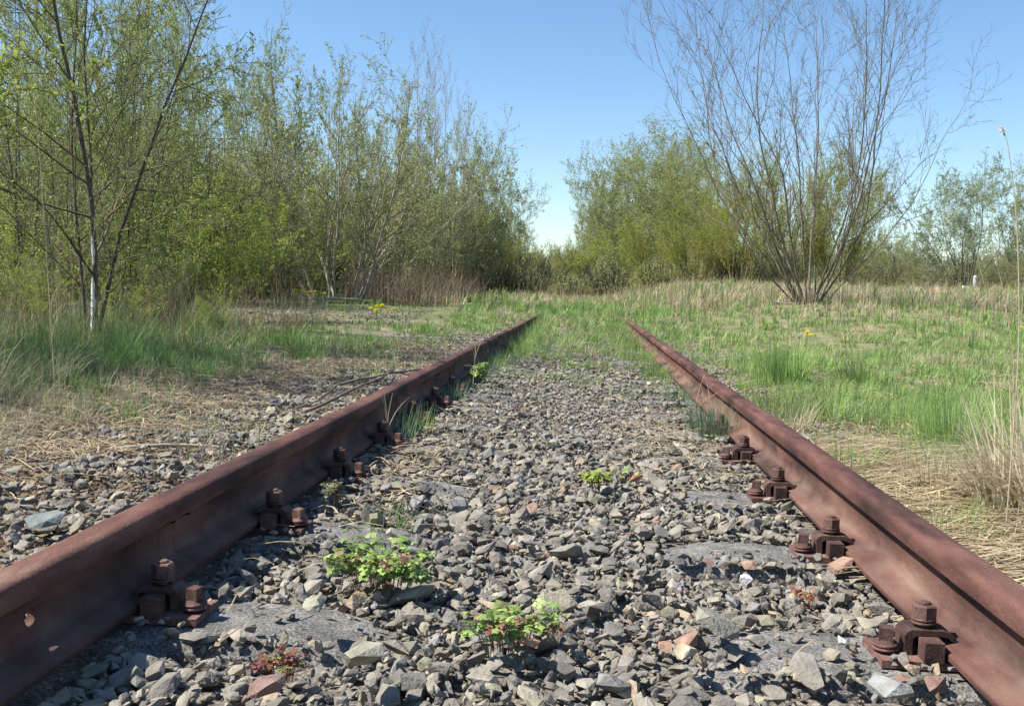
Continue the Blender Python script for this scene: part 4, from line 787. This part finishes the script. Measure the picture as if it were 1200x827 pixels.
# tall dry stalks close to the camera
def stalk(pts, rad, label, seed, head=True, colr=(.55, .46, .32)):
    q = np.random.default_rng(seed); pts = np.array(pts, float); root = empty('dry_grass_stalk', tuple(pts[0])); loc = pts-pts[0]
    t = np.linspace(0, 1, len(pts)); tt = np.linspace(0, 1, 24); P_ = np.stack([np.interp(tt, t, loc[:, k]) for k in range(3)], -1)
    for _ in range(4): P_[1:-1] = (P_[:-2]+P_[2:]+2*P_[1:-1])/4
    V, Q, C = tubes([(P_[None], np.linspace(rad, rad*.35, 24)[None], 5, colr)], None)
    link('stem', mesh_np('stalk_stem', V, quads=Q, col=C, mat=M['straw'], smooth=True), root)
    if head:
        n = 40; i = q.uniform(.84, 1., n); P0 = np.stack([np.interp(i, tt, P_[:, k]) for k in range(3)], -1)
        V, Q, C = leaf_cards(P0, .0028, np.tile((.6, .53, .42), (n, 1)), q, 3.); link('seed_head', mesh_np('seed_head', V, quads=Q, col=C, mat=M['straw']), root)
    n = 4; P0 = P_[q.integers(2, 10, n)]
    V, Q, C = blades('b', P0, q.uniform(.1, .22, n), np.full(n, .002), q.uniform(0, 6.28, n), q.uniform(.3, .8, n), pick(DRY, n, q), None, 4, tipw=.1); link('leaf_blade', mesh_np('stalk_blades', V, quads=Q, col=C, mat=M['straw']), root)
    tag(root, label, 'grass stalk', 'tall dry grass stalks')
def ray(u, v, Y):
    d = FW*F+RT*(u-600)-UP*(v-413.5); return (CX+d[0]/d[1]*Y, Y, CZ+d[2]/d[1]*Y)
def gz(u, Y): x_ = col_at(u, Y); return (x_, Y, float(hg(x_, Y)))
stalk([gz(1196, 2.6), ray(1196, 400, 2.6), ray(1192, 250, 2.6), ray(1180, 160, 2.6), ray(1172, 148, 2.6)], .0022, 'tallest dry grass stalk rising at the right edge', 1)
stalk([gz(1196, 3.2), ray(1190, 430, 3.2), ray(1176, 340, 3.2), ray(1162, 285, 3.2)], .002, 'dry stalk leaning left beside the tallest stalk', 2)
stalk([gz(1205, 3.4), ray(1180, 400, 3.4), ray(1150, 330, 3.4), ray(1140, 262, 3.4), ray(1122, 246, 3.4), ray(1100, 250, 3.4)], .0014, 'thin dry stalk bowing over before the spreading tree', 3)
stalk([gz(66, 4.2), ray(58, 350, 4.2), ray(48, 200, 4.2), ray(40, 110, 4.2)], .003, 'pale tall dry stalk standing at the left before the trees', 4)
stalk([gz(40, 4.6), ray(30, 480, 4.6), ray(60, 440, 4.6), ray(105, 420, 4.6)], .002, 'dry stalk arching right over the left grass', 5, False)
stalk([(-.66, 3.6, 0), (-.655, 3.6, .12), (-.64, 3.6, .2)], .002, 'short pale stalk standing against the left rail', 6, False)
stalk([(-.6, 5.9, 0), (-.59, 5.9, .2), (-.6, 5.9, .33)], .003, 'pale double stalk beside the far part of the left rail', 7, False)
stalk([(.6, 4.8, 0), (.66, 4.7, .1), (.77, 4.6, .19), (.9, 4.5, .23)], .0015, 'thin straw leaning over the right rail', 8, False)
for k in range(5):
    a = q.uniform(0, 6.28); stalk([(-2.9-.3*k, 5.3+.6*k, 0), (-2.9-.3*k+.1*math.cos(a), 5.3+.6*k, .5), (-2.9-.3*k+.2*math.cos(a), 5.3+.6*k, .85+.1*k)], .0025, ['shortest', 'second shortest', 'middle-sized', 'second tallest', 'tallest'][k]+' of the five upright dry stalks before the white-patched tree', 20+k)

# fallen sticks
def stick(x, y, L, az, rad, label, seed, colr=(.17, .14, .11), z=.03, forks=3, name='fallen_branch'):
    q = np.random.default_rng(seed); D = np.array([[math.cos(az), math.sin(az), 0.05]]); P0 = np.array([[0, 0, 0.]])
    pts, rad_ = growl(P0, D, np.array([L]), np.array([rad]), 12, .09, -.006, q, .3)
    a, b, c, d = kids(pts, rad_, np.array([L]), forks, .3, .9, .6, .2, .45, .6, q); p2, r2 = growl(a, b*[1, 1, .4], c, d, 6, .1, 0, q)
    V, Q, C = tubes([(pts, rad_, 7, colr), (p2, r2, 5, colr)], None); V[:, 2] = np.maximum(V[:, 2], rad*-.3)
    o = link(name, mesh_np(name, V, quads=Q, col=C, mat=M['bark'], smooth=True)); o.location = (x, y, float(hg(x, y))+z); tag(o, label, 'branch', 'fallen branches on the ground')
x, y = ground_pt(320, 492); stick(x, y, 1.7, 1.15, .009, 'longest dark fallen branch lying beside the left rail', 1)
x, y = ground_pt(345, 478); stick(x, y, 1.3, 1.3, .008, 'forked fallen branch next to the longest one', 2)
x, y = ground_pt(130, 525); stick(x, y, .9, .7, .008, 'pale thin stick in the straw on the left', 3, (.35, .3, .22), forks=2)
x, y = ground_pt(385, 455); stick(x, y, 1.2, .9, .009, 'thin fallen twig beyond the forked branch', 4)
stick(col_at(350, 19.5), 19.5, 2.6, .2, .035, 'thick grey fallen limb under the arching bush', 5, (.26, .24, .2), .1)
stick(col_at(905, 19.2), 19.2, 1.7, .05, .05, 'grey log lying at the foot of the bare willow bush', 6, (.3, .27, .22), .12, 1)
# ------------------------------------------------------------ posts in the far right field
bm = bmesh.new(); Y = 48; X = col_at(1141, Y); hz = float(hg(X, Y))
add_lathe(bm, 0, 0, [(.09, -.2), (.09, .78), (.10, .8), (.10, .86), (.03, .93)], 12); o = bm_obj('marker_post', bm, mat_ramp('weathered_post', [(.4, (.3, .34, .3)), (.6, (.42, .45, .4))], nscale=8), smooth=False); o.location = (X, Y, hz)
tag(o, 'short grey-green post in front of the far spreading tree', 'post')
bm = bmesh.new(); X = col_at(1128, Y)
add_box(bm, -.2, .2, -.12, .12, -.1, .42)
for v in bm.verts:
    if v.co.z > 0: v.co.x = v.co.x*.45+.06; v.co.y *= .6
o = bm_obj('marker_stone', bm, mat_ramp('white_stone', [(.4, (.6, .6, .58)), (.6, (.78, .78, .76))], nscale=8), bevel=.03); o.location = (X, Y, hz); tag(o, 'small white tapered stone left of the grey-green post', 'stone')
print('OBJECTS', len(bpy.data.objects))
